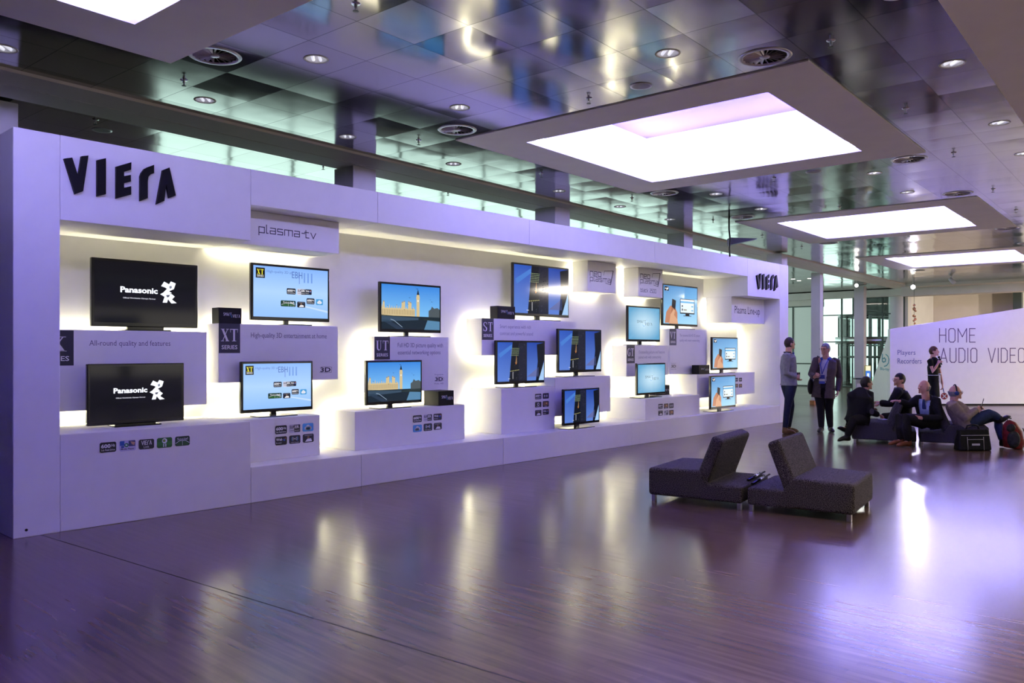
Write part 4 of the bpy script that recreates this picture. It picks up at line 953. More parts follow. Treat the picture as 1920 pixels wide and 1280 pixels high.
def px_phone(c, a):
    t_, b_ = srgb(70, 135, 195), srgb(150, 205, 240)
    c.rect(0, 0, 1, 1, None, [b_, srgb(165, 215, 245), srgb(95, 160, 215), t_]).up()
    c.rect(.03, .86, .15, .97, (.01, .01, .01)); c.text('the renowned picture', .20, .91, .62, .945, srgb(110, 160, 205)); c.text('with smart networking and control', .20, .84, .78, .875, srgb(110, 160, 205)); sk = srgb(215, 165, 130); sk2 = srgb(190, 130, 100)
    c.poly([(.04, .02), (.08, .30), (.20, .48), (.34, .42), (.40, .30), (.40, .02)], sk2); c.poly([(.25, .66), (.36, .62), (.33, .22), (.22, .28)], (.008, .008, .012)); c.rect(.48, .28, .92, .68, (.01, .01, .015)).rect(.64, .225, .76, .28, (.01, .01, .015)).rect(.58, .215, .82, .232, (.02, .02, .03)).up()
    c.poly([(.16, .0), (.20, .24), (.30, .40), (.33, .35), (.31, .22), (.40, .12), (.42, 0)], sk); c.poly([(.265, .63), (.35, .60), (.33, .40), (.25, .43)], srgb(30, 32, 40)); c.rect(.495, .31, .905, .66, srgb(225, 240, 250)).up()
    c.rect(.495, .57, .905, .62, srgb(90, 170, 220)).rect(.53, .36, .56, .42, DK).rect(.58, .37, .68, .40, srgb(150, 140, 110)).rect(.53, .46, .56, .51, DK).rect(.82, .36, .88, .39, srgb(90, 170, 220)).rect(.82, .47, .88, .50, srgb(90, 170, 220)); c.line([(.05, .92), (.13, .92), (.09, .88), (.13, .95)], .02, (.9, .9, .9))

def tv(label, y, tl, tr, bl, br, content, zbase, neck, base, wide=False, ybase=None, bez=.028, group='flat televisions on the display wall'):
    """screen quad in the picture, standing plane y, foot at height zbase"""
    x0 = (at_y(*tl, y).x + at_y(*bl, y).x) / 2; x1 = (at_y(*tr, y).x + at_y(*br, y).x) / 2
    z1 = (at_y(*tl, y).z + at_y(*tr, y).z) / 2; z0 = (at_y(*bl, y).z + at_y(*br, y).z) / 2
    t = thing('television', label, 'television', ((x0 + x1) / 2, y + .03, zbase), 0, group); th = .045
    w, h = x1 - x0, z1 - z0; bz = bez * min(1, w / 1.0); bb = bz * 1.5
    MB().box(x0, x1, y, y + th, z0, z1).build('cabinet', M['black'], t, False, .008, 2)
    c = Canvas((w - 2 * bz) / (h - bz - bb)); content(c, c.asp)
    c.build('screen', (x0 + bz, y - .0012, z0 + bb), (w - 2 * bz, 0, 0), (0, 0, h - bz - bb), M['screen'], t, .00025)
    MB().box(x0 + w * .25, x1 - w * .25, y + th, y + th + .03, z0 + h * .15, z1 - h * .3).build('back_cover', M['matblack'], t, False, .01, 2)
    nx0, nx1 = at_y(neck[0], 656, y).x, at_y(neck[1], 656, y).x
    MB().box(nx0, nx1, y + .008, y + .045, zbase + .008, z0 + .02).build('stand_neck', M['black'], t, False, .004, 2)
    fx0, fx1 = at_y(base[0], 656, y - .06).x, at_y(base[1], 656, y - .06).x
    MB().prism([(fx0, y - .10, zbase), (fx1, y - .10, zbase), (fx1 + .03, y + .15, zbase), (fx0 + .03, y + .15, zbase)], (0, 0, .012)).build('stand_base', M['black'], t, False, .004, 2)
    return t
def zt(t): return max((v.co.z for ch in t.children if ch.name.startswith('body') for v in ch.data.vertices))
ym, yl = YM + .11, YLO + .22
tv('large black television with the white sponsor logo, upper of two at the near end', ym, (170.8, 481.8), (371.7, 497), (171.5, 611.8), (370.5, 614.5), px_panasonic, zt(bX), (240, 308), (232, 318))
tv('large black television with the white sponsor logo, lower of two on the near ledge', .42, (162.8, 682.5), (345.5, 680), (164, 799.5), (345, 787.5), px_panasonic, ZL, (218, 293), (212, 300))
tv('television showing blue XT feature screen, upper one above the XT box', ym, (470.5, 491.8), (618, 504), (471, 599.5), (618, 604), px_xt, zt(bXT), (534, 542), (528, 582))
tv('television showing blue XT feature screen, lower one on the pedestal', yl, (451, 678), (586, 676), (453, 775.5), (587, 767), px_xt, zt(pXT), (509, 519), (482, 555))
tv('television showing the London riverside, upper one above the UT box', ym, (711.5, 527), (826.8, 536), (712.5, 622), (827, 624.5), px_london, zt(bUT), (760, 767), (742, 804))
tv('television showing the London riverside, lower one on the long pedestal', yl, (685.8, 675), (791, 675), (687.5, 760.5), (791.8, 753.8), px_london, zt(pUT), (728, 737), (707, 768))
tv('largest television showing a night skyscraper, top of the ST box', ym, (961.9, 490.8), (1066.4, 503.4), (961, 590), (1067.5, 596.4), px_tower, zt(bST), (1005, 1013), (1000, 1048))
tv('television showing a night skyscraper, standing on the cube-like pedestal', yl, (929.7, 638), (1021.6, 638.6), (930.8, 721), (1022, 717), px_tower, zt(pST), (966.5, 973), (945, 1003))
tv('television showing a night skyscraper, standing on the plain white box', .44, (1045.6, 615.7), (1127.7, 618.3), (1047.4, 699.3), (1128, 696), px_tower, zt(bST2), (1078.5, 1085), (1058, 1112))
tv('lowest television showing a night skyscraper, standing on the plinth', .13, (1056, 729.5), (1124, 726.2), (1057.7, 798.4), (1124.4, 791), px_tower, ZB, (1080, 1087), (1063, 1112))
tv('television showing the pale blue smart logo, upper one on the GT box', ym, (1176.9, 571.7), (1238, 576.7), (1177, 640), (1237.7, 640.8), px_smart, zt(bGT), (1198, 1204), (1184, 1226))
tv('television showing the pale blue smart logo, lower one on the wide pedestal', .34, (1194, 680.2), (1248.4, 680.6), (1194.9, 741), (1247.4, 737.8), px_smart, zt(pGT), (1212, 1218), (1197, 1238))
tv('television showing a hand with a phone, highest of three', ym, (1242.4, 530.9), (1308.4, 538.4), (1242.4, 609), (1308, 613.3), px_phone, zt(bVT), (1268.5, 1273), (1265, 1300))
tv('television showing a hand with a phone, middle of three', .52, (1335.5, 631.5), (1383.8, 632.7), (1335, 693), (1383.5, 693.4), px_phone, zt(bVL), (1352, 1357), (1338, 1376))
tv('television showing a hand with a phone, lowest of three on the plinth', .22, (1332.3, 704), (1379.5, 703), (1332.6, 767), (1379.4, 762.5), px_phone, ZB, (1348, 1353), (1334, 1373))

# small black product boxes
def smartbox(label, y, pxl, pxr, pyt, zb, dep=.16, col=None):
    a = at_y(pxl, pyt, y); b = at_y(pxr, pyt, y); t = thing('product_box', label, 'box', ((a.x + b.x) / 2, y + dep / 2, zb), 0, 'small black product boxes')
    MB().box(a.x, b.x, y, y + dep, zb, a.z).build('carton', M['letter'], t, False, .003, 1)
    c = Canvas((b.x - a.x) / (a.z - zb)); c.stroke('SMArT', .20, .5, .55, .68, LT, .14, 1.4, 0, .4).stroke('VIErW', .60, .40, .92, .58, LT, .16, 1.4, 0, .4).line([(.5, .62), (.56, .4)], .03, BL)
    c.build('lettering', (a.x, y - .001, zb), (b.x - a.x, 0, 0), (0, 0, a.z - zb), M['print'], t)
smartbox('small black product box on top of the XT box', YM + .01, 410.5, 453, 576, zt(bXT))
smartbox('small black product box at the end of the long pedestal', YLO + .02, 822.5, 851, 733, zt(pUT), .3)
smartbox('small black product box on the ST box beside the largest skyscraper television', YM + .05, 933, 966, 573, zt(bST))
smartbox('small black product box behind the lower pale blue television', .55, 1231, 1256, 722.7, zt(pGT))
smartbox('small black product box left of the middle phone television', .42, 1310.5, 1330.5, 684.5, zt(bVL))

# ================================================================ LOUNGE SEATS
def seat_unit(label, o, ang, mir, group, fab='fabric', L=1.0, Wd=.97):
    """o = near corner at the joint; local x runs outward, y away from the camera; mir flips x"""
    t = thing('lounge_seat', label, 'lounge seat', (o[0], o[1], 0), ang, group); sx = -1 if mir else 1
    def loc(mb, n, m, **k):
        mb.v = [(v[0] * sx, v[1], v[2]) for v in mb.v]; ob = mb.build(n, m, t, **k); ob.matrix_parent_inverse = Matrix.Identity(4); return ob
    loc(MB().box(0.012, .44, 0, Wd, .066, .238), 'low_deck', M[fab], bevel=.028, seg=4)
    b = MB().prism([(.36, 0, .066), (L + .012, 0, .066), (L + .012, 0, .355), (.44, 0, .37), (.36, 0, .25)], (0, Wd, 0))
    loc(b, 'seat', M[fab], bevel=.035, seg=4)
    loc(MB().prism([(.37, .005, .225), (.47, .005, .355), (.315, .005, .735), (.20, .005, .685)], (0, Wd - .01, 0)), 'backrest', M[fab], bevel=.038, seg=4)
    for x in (.045, L - .04):
        for y in (.045, Wd - .045): loc(MB().box(x - .022, x + .022, y - .022, y + .022, 0, .07), 'leg', M['steel'], bevel=.003, seg=1)
    return t
fA = math.atan2(.983, .184)
# along direction outward for the right-hand unit; local y must point away from the camera
def unit_angle(along): return math.atan2(along[1], along[0])
aB = (.16, -.987); aA = (.172, -.985)
seat_unit('dark grey lounge seat facing right, front right half of the empty pair', (5.311, -4.0), unit_angle(aB), False, 'charcoal lounge seats in front')
seat_unit('dark grey lounge seat facing the display, front left half of the empty pair', (5.301, -3.975), unit_angle(aA), True, 'charcoal lounge seats in front')
aC = (.30, -.954)
seat_unit('dark lounge seat under the two talking men in dark jackets', (12.343, -3.560), unit_angle(aC), True, 'charcoal lounge seats at the rear', 'fabricdark')
seat_unit('dark lounge seat under the older man with a tablet', (12.351, -3.584), unit_angle(aC), False, 'charcoal lounge seats at the rear', 'fabricdark')

def remote(label, p, q):
    a, b = at_z(*p, .242), at_z(*q, .242); d = (b - a).normalized(); n = Vector((-d.y, d.x, 0)); t = thing('remote_control', label, 'remote control', (a + b) / 2, 0, 'black remote controls on the lounge seat')
    MB().tube([a + Vector((0, 0, .012)), (a + b) / 2 + Vector((0, 0, .016)), b + Vector((0, 0, .013))], [(.018, .010), (.023, .013), (.021, .012)], 12, n).build('casing', M['black'], t, True)
    k = MB()
    for i in range(5): c = a + (b - a) * (.2 + i * .13) + Vector((0, 0, .0265)); k.box(c.x - .006, c.x + .006, c.y - .006, c.y + .006, c.z - .002, c.z + .002)
    k.build('keypad', M['matblack'], t)
remote('long black remote control, rear one on the empty lounge seats', (1403, 902), (1432, 886))
remote('long black remote control, front one on the empty lounge seats', (1411, 909), (1441, 891))

# ================================================================ PEOPLE
def union(mb, name, m, parent, vox=.012, it=4, cut=None):
    me = mb.mesh('t'); ob = bpy.data.objects.new('t', me); C.objects.link(ob)
    r = ob.modifiers.new('r', 'REMESH'); r.mode = 'VOXEL'; r.voxel_size = vox
    if it: s = ob.modifiers.new('s', 'SMOOTH'); s.iterations = it; s.factor = .5
    bpy.context.view_layer.update()
    new = bpy.data.meshes.new_from_object(ob.evaluated_get(bpy.context.evaluated_depsgraph_get()))
    bpy.data.objects.remove(ob); bpy.data.meshes.remove(me); new.name = name
    if cut:
        bm = bmesh.new(); bm.from_mesh(new)
        bmesh.ops.delete(bm, geom=[f for f in bm.faces if cut(f.calc_center_median())], context='FACES'); bm.to_mesh(new); bm.free()
    new.materials.clear(); new.materials.append(m); new.polygons.foreach_set('use_smooth', [True] * len(new.polygons))
    o = bpy.data.objects.new(name, new); link(o, parent)
    if cut: sm = o.modifiers.new('cloth', 'SOLIDIFY'); sm.thickness = .006; sm.offset = -1
    return o
def cloth(name, c, var=.12, rough=.85): return noisy(name, tuple(x * (1 - var) for x in c), tuple(x * (1 + var) for x in c), 22, rough, .2, .25, 4)
UP = Vector((0, 0, 1))
def hand(mb, w, dirv, palm, curl, s=1.0, side=1):
    """palm + four unequal bent fingers + thumb; palm = direction the palm faces"""
    d = dirv.normalized(); p = (palm - d * palm.dot(d)).normalized(); x = d.cross(p)
    mb.tube([w - d * .01, w + d * .03 * s, w + d * .085 * s], [(.026 * s, .02 * s), (.038 * s, .016 * s), (.040 * s, .014 * s)], 10, x)
    for k, L in enumerate((.070, .080, .074, .058)):
        b = w + d * .08 * s + x * ((k - 1.5) * .021 * s); q = [b]; a = 0
        for seg in (.44, .32, .24):
            a += curl; q.append(q[-1] + (d * math.cos(a) + p * math.sin(a) + x * ((k - 1.5) * .06)) * L * seg * s)
        mb.tube(q, [.0098 * s, .0095 * s, .0088 * s, .0075 * s], 8)
    b = w + d * .03 * s + x * (.034 * s * side)
    mb.tube([b, b + (d * .6 + x * .7 * side + p * .3) * .035 * s, b + (d * 1.2 + x * .75 * side + p * .8) * .05 * s], [.013 * s, .0115 * s, .009 * s], 8)

def person(label, d, J, fwd, hfwd, skin, hair, top, legs, shoes, shirt=None, sleeve=1.0, hem=.0, build=1.0, glasses=False, skirt=False, curl=(.5, .5), palms=None, standing=True, hairstyle='short', fs=1.0, shirtw=.07, collar=None):
    P = {k: at_d(v[0], v[1], d + (v[2] if len(v) > 2 else 0)) for k, v in J.items()}
    if standing:
        for k in ('al', 'ar'): P[k].z = .095
        for k in ('tl', 'tr'): P[k].z = .032
    fwd = Vector(fwd).normalized(); hf = Vector(hfwd).normalized(); sd = fwd.cross(UP).normalized()      # sd = the person's right
    root = thing('person', label, 'person', (P['pel'].x, P['pel'].y, 0), 0)
    for a in 'lr': P['s' + a] = P['s' + a] + UP * .022
    P['neck'] = P['head'] - UP * .150 - hf * .022 + (P['neck'] - P['head']) * .12
    pel, ch, nk, hd = P['pel'], P['chest'], P['neck'], P['head']; sm = (P['sl'] + P['sr']) / 2; k = build
    axis = (nk - pel).normalized()
    wst = pel.lerp(ch, .5)
    def torso(mb, s, extra=0.0, hemdrop=0.0, hr=1.0):
        pts = [pel - axis * hemdrop] if hemdrop > 0 else []
        rad = [(.175 * k * s * hr + extra, .125 * k * s * hr + extra)] if hemdrop > 0 else []
        pts += [pel, wst, ch, sm - axis * .02, sm + axis * .045, nk]
        rad += [(.168 * k * s + extra, .118 * k * s + extra), (.155 * k * s + extra, .115 * k * s + extra), (.172 * k * s + extra, .122 * k * s + extra), (.165 * k * s + extra, .092 * k * s + extra), (.095 * s + extra, .068 * s + extra), (.062 + extra * .5, .060 + extra * .5)]
        mb.tube(pts, rad, 20, sd)
    def arm(mb, a, s=1.0, upto=1.0, extra=0.0):
        S, E, Wr = P['s' + a], P['e' + a], P['w' + a]
        q = [S + (sm - S) * .25, S, S.lerp(E, .5), E]; r = [.060, .062, .053, .047]
        if upto > .5: q += [E.lerp(Wr, .5), E.lerp(Wr, min(1, upto))]; r += [.042, .034 if upto >= 1 else .036]
        if upto < .5: q = q[:3]; r = r[:3]
        mb.tube(q, [x * k * s + extra for x in r], 14)
    def hip(a): return pel + sd * (.088 if a == 'r' else -.088) * k - axis * .03
    def leg(mb, a, s=1.0, extra=0.0, to=1.0):
        K, A = P['k' + a], P['a' + a]; h = hip(a)
        q = [h, h.lerp(K, .5), K, K.lerp(A, .4), K.lerp(A, to)]; r = [.098, .082, .061, .056, .042]
        mb.tube(q, [x * k * s + extra for x in r], 16)
    # ---- body, one continuous surface
    b = MB(); torso(b, .9)
    for a in 'lr':
        arm(b, a, .86); leg(b, a, .86)
        dv = (P['h' + a] - P['w' + a]) if 'h' + a in P else (P['w' + a] - P['e' + a])
        pm = (palms or {}).get(a, -UP)
        hand(b, P['w' + a], dv, Vector(pm), curl[0 if a == 'l' else 1], 1.0, 1 if a == 'l' else -1)
        A, T = P['a' + a], P['t' + a]; fd = (T - A); b.tube([A, A + fd * .35 - UP * .02, T - fd * .1], [.036, (.034, .03), (.034, .02)], 10)
    hs = hf.cross(UP).normalized(); hu = hs.cross(hf).normalized()
    b.tube([nk - axis * .04, nk.lerp(hd, .4), hd - hu * .03 - hf * .01], [.064, .060, .060], 14)
    def skull(a, y, c):
        if c < 0: a *= 1 + .30 * c * c * (-1); y = y * (1 + .12 * c) + (.10 * -c)
        if y > 0: y *= .95
        return a * (1 - .10 * max(0, y)), y, c
    b.ball(hd, .077, .096, .118, hs, hf, hu, 22, 16, fn=skull)
    b.tube([hd + hf * .088 + hu * .018, hd + hf * .108 - hu * .012, hd + hf * .090 - hu * .030], [.009, .0145, .013], 8)           # nose
    b.ball(hd + hf * .085 - hu * .082, .022, .020, .018, hs, hf, hu, 10, 6)                                                      # chin
    b.ball(hd + hf * .086 - hu * .052, .026, .014, .012, hs, hf, hu, 10, 6)                                                      # lips
    b.ball(hd + hf * .078 + hu * .032, .048, .018, .012, hs, hf, hu, 10, 6)                                                      # brow
    for s in (-1, 1): b.ball(hd + hs * .077 * s - hf * .012 - hu * .005, .011, .020, .032, hs, hf, hu, 8, 6)                       # ears
    union(b, 'body', skin, root, .0065, 2)
    e = MB()
    for s in (-1, 1): e.ball(hd + hf * .085 + hu * .010 + hs * .030 * s, 0.009, .007, .005, hs, hf, hu, 8, 6)
    e.build('eye', M['letter'], root, True)
    MB().ball(hd + hf * .0965 - hu * .052, .020, .005, .0035, hs, hf, hu, 8, 6).build('mouth', mat('lips', (.28, .09, .08), .5), root, True)
    # ---- hair
    hb = MB(); hb.ball(hd + hu * .010 - hf * .006, .0835, .104, .122, hs, hf, hu, 26, 20, fn=skull)
    if hairstyle == 'bun': hb.ball(hd - hf * .10 + hu * .02, .05, .045, .05, hs, hf, hu, 12, 8)
    def cuth(p):
        q = p - hd; z = q.dot(hu); y = q.dot(hf)
        if hairstyle == 'bald': return z > .012 + max(0, -y) * .12 or z < -.060 or y > .012 - abs(z) * .2
        line = .060 if y > .045 else (.015 if y > .0 else -.075)
        return z < line
    union(hb, 'hair', hair, root, .008, 2, cuth)
    if glasses:
        g = MB()
        for s in (-1, 1):
            c = hd + hf * .102 + hu * .010 + hs * .032 * s
            g.tube([c + hs * math.cos(2 * PI * i / 14) * .026 + hu * math.sin(2 * PI * i / 14) * .019 for i in range(15)], .0019, 6)
            g.tube([c + hs * .026 * s, hd + hs * .080 * s + hf * .01 + hu * .012], .0019, 6)
        g.tube([hd + hf * .104 + hs * .008 + hu * .012, hd + hf * .104 - hs * .008 + hu * .012], .0019, 6); g.build('eyeglasses', M['letter'], root, True)
    # ---- clothes
    if not skirt:
        t = MB(); t.tube([pel + axis * .10, pel, pel - axis * .05], [(.158 * k, .115 * k), (.170 * k, .125 * k), (.15 * k, .115 * k)], 20, sd)
        for a in 'lr': leg(t, a, 1.0, .008, .97)
        union(t, 'trousers', legs, root, .012, 3)
    else:
        zh = .50; t = MB(); wv = pel + axis * .12
        t.tube([wv, pel, Vector((pel.x, pel.y, .75)), Vector((pel.x, pel.y, zh))], [(.145 * k, .105 * k), (.180 * k, .135 * k), (.185 * k, .15 * k), (.195 * k, .165 * k)], 24, sd)
        union(t, 'skirt', legs, root, .012, 3)
    t = MB(); torso(t, 1.0, .018, hem, 1.06)
    for a in 'lr': arm(t, a, 1.05, sleeve, .010)
    def open_front(p):
        q = p - sm; f = q.dot(fwd); x = q.dot(sd); z = q.dot(axis)
        inner = (p - pel.lerp(nk, max(0, min(1, (p - pel).dot(axis) / max(.1, (nk - pel).length))))).dot(fwd) > .02
        return inner and abs(x) < shirtw * max(0.25, min(1, 1 + z * .9)) and z < .10
    union(t, 'jacket' if shirt else 'top', top, root, .012, 4, open_front if shirt else None)
    if shirt:
        t = MB(); torso(t, .97, .006); union(t, 'shirt', shirt, root, .012, 3)
    if collar:
        MB().tube([nk - axis * .012 + (sd * math.cos(2 * PI * i / 20) + fwd * math.sin(2 * PI * i / 20)) * .064 - axis * (.03 * max(0, math.sin(2 * PI * i / 20))) for i in range(21)], .014, 8).build('collar', collar, root, True)
    sb = {}
    for a in 'lr':
        A, T = P['a' + a], P['t' + a]; fd = (T - A); up = UP if standing or abs(fd.z) < .2 else UP
        fdn = fd.normalized(); s_ = MB()
        ax = (fdn - UP * fdn.z * .0); hz = A - UP * .055 - Vector((fdn.x, fdn.y, 0)) * .055
        s_.tube([hz, A - UP * .05, A + fd * .55 - UP * .030 * (1 if fd.z > -.03 else .3), T, T + fdn * .045], [(.034, .036), (.046, .050), (.051, .042), (.047, .033), (.026, .017)], 12, fdn.cross(UP))
        s_.tube([A + UP * .035, A - UP * .04], [.050, .052], 10)
        union(s_, 'shoe', shoes, root, .009, 3)
    P['sd'] = sd; P['fwd'] = fwd; P['hs'] = hs; P['hf'] = hf; P['hu'] = hu; P['root'] = root
    return P
SK = M['skin']; SKP = noisy('rosy_skin', (.58, .30, .24), (.64, .34, .27), 30, .5, .35)
HB = noisy('brown_hair', (.018, .011, .008), (.05, .03, .02), 60, .6, .3); HG = noisy('grey_hair', (.14, .14, .15), (.26, .26, .27), 60, .6, .3); HK = noisy('black_hair', (.006, .005, .005), (.02, .017, .015), 60, .5, .3); HR = noisy('auburn_hair', (.05, .018, .01), (.12, .045, .025), 60, .5, .3)
SWEAT = cloth('grey_sweater', (.23, .23, .25)); JEAN = cloth('dark_denim', (.014, .018, .045)); TWEED = cloth('brown_tweed', (.075, .058, .052)); BLK = cloth('black_wool', (.009, .009, .012)); BLK2 = cloth('black_trouser_wool', (.012, .011, .014)); BLUES = cloth('pale_blue_shirt', (.30, .36, .58), .08); WHS = cloth('white_shirt', (.50, .50, .55), .06)
BEIGE = cloth('beige_jacket', (.27, .21, .17)); DEN = cloth('blue_denim', (.035, .055, .11)); TAN = cloth('tan_leather', (.15, .085, .035), .15, .5); BLS = cloth('black_leather', (.012, .011, .011), .2, .35); BRN = cloth('orange_brown_leather', (.18, .06, .025), .2, .45)
N = lambda a, b: RT * a + FW * b
p1 = person('standing man in grey sweater and jeans holding a glass by the display wall', 15.6,
    dict(pel=(1479, 718), chest=(1478, 686), neck=(1477.5, 661), head=(1480.5, 644.5), sr=(1474.5, 669, -.17), er=(1474, 700, -.23), wr=(1492, 706, -.14), hr=(1502, 706, -.10), sl=(1482, 669, .17), el=(1487, 699, .20), wl=(1494, 708, .05),
    kr=(1477, 762, -.10), ar=(1472, 803, -.10), tr=(1488, 811, -.12), kl=(1483, 761, .10), al=(1478, 803, .12), tl=(1493, 808, .16)),
    N(.95, .25), N(.97, .20), SK, HB, SWEAT, JEAN, TAN, hem=.04, build=1.0, curl=(.5, .75), palms={'r': N(-.2, 1), 'l': N(.2, -1)})
p2 = person('standing man in brown tweed jacket with a lanyard and shoulder bag', 15.8,
    dict(pel=(1545, 723), chest=(1548, 692), neck=(1549, 671), head=(1547.5, 655), sr=(1531.5, 677, -.02), er=(1521, 702, -.06), wr=(1527, 707, -.24), hr=(1531, 704, -.30), sl=(1567, 679, .06), el=(1574, 709, .08), wl=(1571, 733, -.02),
    kr=(1539, 764, -.04), ar=(1540, 803, .02), tr=(1536, 811, -.14), kl=(1554, 764, 0), al=(1557, 803, .04), tl=(1561, 811, -.12)),
    N(-.60, -.75), N(-.85, -.5), SK, HG, TWEED, BLK2, BLS, shirt=WHS, hem=.24, build=1.12, glasses=True, curl=(.4, .9), palms={'r': N(0, 1), 'l': N(-1, 0)}, shirtw=.085)
p3 = person('man in dark jacket seated with his back turned, shoes tucked behind the lounge seat', 13.95,
    dict(pel=(1609, 782, .05), chest=(1611, 753), neck=(1617, 731, .03), head=(1624.5, 719, .05), sl=(1597, 742, -.03), el=(1604, 772, .1), wl=(1632, 766, .25), sr=(1629, 740, -.06), er=(1632, 771, -.16), wr=(1645, 777, -.02), hr=(1654, 779, .02),
    kr=(1600, 788, -.18), ar=(1589, 816, -.06), tr=(1575, 824, -.06), kl=(1598, 786, .25), al=(1590, 801, .12), tl=(1575, 802, .10)),
    N(.70, .60), N(.97, .15), SK, HK, BLK, BLK2, BLS, hem=.10, build=1.12, standing=False, collar=BLK)
p4 = person('man in black suit seated facing left, glasses, leaning on the backrest', 14.45,
    dict(pel=(1692, 781), chest=(1694, 752), neck=(1691, 728), head=(1686.5, 712.5), sl=(1684, 736, -.17), el=(1669, 757, -.20), wl=(1651, 754, -.06), sr=(1690, 735, .17), er=(1673, 757, .22), wr=(1652, 757, .10),
    kl=(1658, 781, .10), al=(1656, 806, .45), tl=(1648, 810, .48), kr=(1660, 781, .35), ar=(1660, 804, .60), tr=(1652, 808, .62)),
    N(-.95, .1), N(-.98, -.1), SK, HK, BLK, BLK2, BLS, shirt=WHS, hem=.06, build=1.08, standing=False, glasses=True, shirtw=.05)
p5 = person('bald man in dark jacket and pale blue shirt with an arm along the backrest', 13.4,
    dict(pel=(1743, 788, .20), chest=(1741, 763, .16), neck=(1738.5, 742, .12), head=(1733, 726, .10), sl=(1754, 753, .02), el=(1762, 783, -.08), wl=(1728, 784, -.12), hl=(1716, 783, -.16), sr=(1722, 751, .26), er=(1704, 759, .28), wr=(1687, 752, .25), hr=(1675, 750, .24),
    kl=(1699, 783, -.14), al=(1703, 826, -.02), tl=(1686, 834, -.10), kr=(1686, 783, .02), ar=(1689, 824, .06), tr=(1671, 831, .0)),
    N(-.80, -.55), N(-.97, -.15), SKP, HG, BLK, BLK2, BRN, shirt=BLUES, hem=.10, build=1.16, standing=False, hairstyle='bald', palms={'r': -UP, 'l': N(0, 1)}, curl=(.4, .25), shirtw=.10)
p6 = person('older man in beige jacket with blue headphones seated reading a tablet', 13.25,
    dict(pel=(1806, 790, .15), chest=(1796, 769, .14), neck=(1787, 751, .12), head=(1790.5, 736, .12), sr=(1786, 761, -.05), er=(1809, 783, -.08), wr=(1831, 768, .02), hr=(1840, 764, .06), sl=(1790, 760, .30), el=(1813, 779, .34), wl=(1832, 768, .20), hl=(1841, 764, .14),
    kr=(1856, 775, .08), ar=(1873, 783, .10), tr=(1889, 781, .10), kl=(1868, 781, .22), al=(1880, 826, .12), tl=(1895, 833, .06)),
    N(.97, -.12), N(.95, -.15), SKP, HG, BEIGE, DEN, BLS, hem=.04, build=1.14, standing=False, hairstyle='bald', glasses=True, curl=(.6, .6), palms={'r': N(.2, 1), 'l': N(.2, -1)}, collar=BLK)
p7 = person('woman in black dress with white waist sash speaking into a microphone', 19.0,
    dict(pel=(1750, 711), chest=(1749, 688), neck=(1748.5, 671), head=(1751, 659), sr=(1743.5, 678, -.15), er=(1749, 697, -.22), wr=(1759, 681, -.16), hr=(1762.5, 673, -.13), sl=(1757, 678, .14), el=(1763, 702, .16), wl=(1767, 720, .10), hl=(1768, 728, .08),
    kr=(1748, 747, -.08), ar=(1748, 784, -.08), tr=(1755, 788, -.14), kl=(1754, 747, .08), al=(1754, 783, .08), tl=(1761, 787, .02)),
    N(.75, -.50), N(.85, -.45), SKP, HR, BLK, BLK, BLS, sleeve=.4, build=.84, skirt=True, curl=(.5, 1.0), hairstyle='short', palms={'r': N(.6, .5), 'l': N(-.6, .5)})
# white sash of the dress
ws = p7['pel'].lerp(p7['chest'], .35); s = MB()
s.tube([ws + (p7['sd'] * math.cos(2 * PI * i / 24) * .150 + p7['fwd'] * math.sin(2 * PI * i / 24) * .122) for i in range(25)], [(.007, .026)] * 25, 8, UP.cross(p7['fwd']) * 0 + UP)
kp = ws + p7['fwd'] * .140 + p7['sd'] * .02
for dx, dz, L_ in ((.05, .035, 1), (-.05, .03, 1), (.06, -.15, 1), (-.035, -.17, 1)): s.tube([kp, kp - p7['sd'] * dx + UP * dz], [(.016, .014), (.032, .010)], 8)
s.build('sash', mat('white_ribbon', (.75, .75, .8), .7), p7['root'], True)
# elbow patch, necktie
e = MB().ball(p3['er'] - FW * .052, .04, .018, .055, RT, FW, UP); e.build('elbow_patch', cloth('grey_suede', (.05, .048, .055)), p3['root'], True)
nk, ch, f = p5['neck'], p5['chest'], p5['fwd']; tn = (ch - nk).normalized()
MB().tube([nk + f * .065 - UP * .03, nk + f * .115 + tn * .10, ch + f * .145, ch + f * .15 + tn * .13], [(.018, .010), (.024, .006), (.034, .006), (.036, .006)], 8, p5['sd']).build('necktie', cloth('blue_tie', (.03, .05, .16)), p5['root'], True)

# ---- worn and held things
BLUEP = mat('blue_plastic', (.02, .06, .35), .3)
def headphones(label, P, on_head):
    hd, hs, hf, hu = P['head'], P['hs'], P['hf'], P['hu']; t = thing('headphones', label, 'headphones', hd)
    if on_head:
        arc = [hd + hs * math.cos(a) * .096 + hu * math.sin(a) * .134 - hf * .005 for a in [PI * i / 16 for i in range(17)]]; cups = [(hd + hs * .094 * s - hu * .005, hs * s) for s in (-1, 1)]
    else:
        c = P['neck'] + UP * .01; f = P['fwd']; sd = P['sd']
        arc = [c + sd * math.cos(a) * .085 - f * math.sin(a) * .085 for a in [PI * i / 16 for i in range(17)]]; cups = [(c + sd * .078 * s + f * .055 - UP * .03, (f + sd * s * .4).normalized()) for s in (-1, 1)]
    MB().tube(arc, [(.006, .012)] * 17, 8).build('headband', M['matblack'], t, True)
    for p, n in cups:
        MB().lathe(p - n * .012, [(0, 0), (.036, 0), (.038, .012), (.030, .026), (0, .028)], 18, n).build('ear_cup', BLUEP, t, True)
headphones('black and blue headphones around the neck of the man in the sweater', p1, False)
headphones('black and blue headphones around the neck of the man in the tweed jacket', p2, False)
headphones('blue headphones on the head of the older seated man', p6, True)
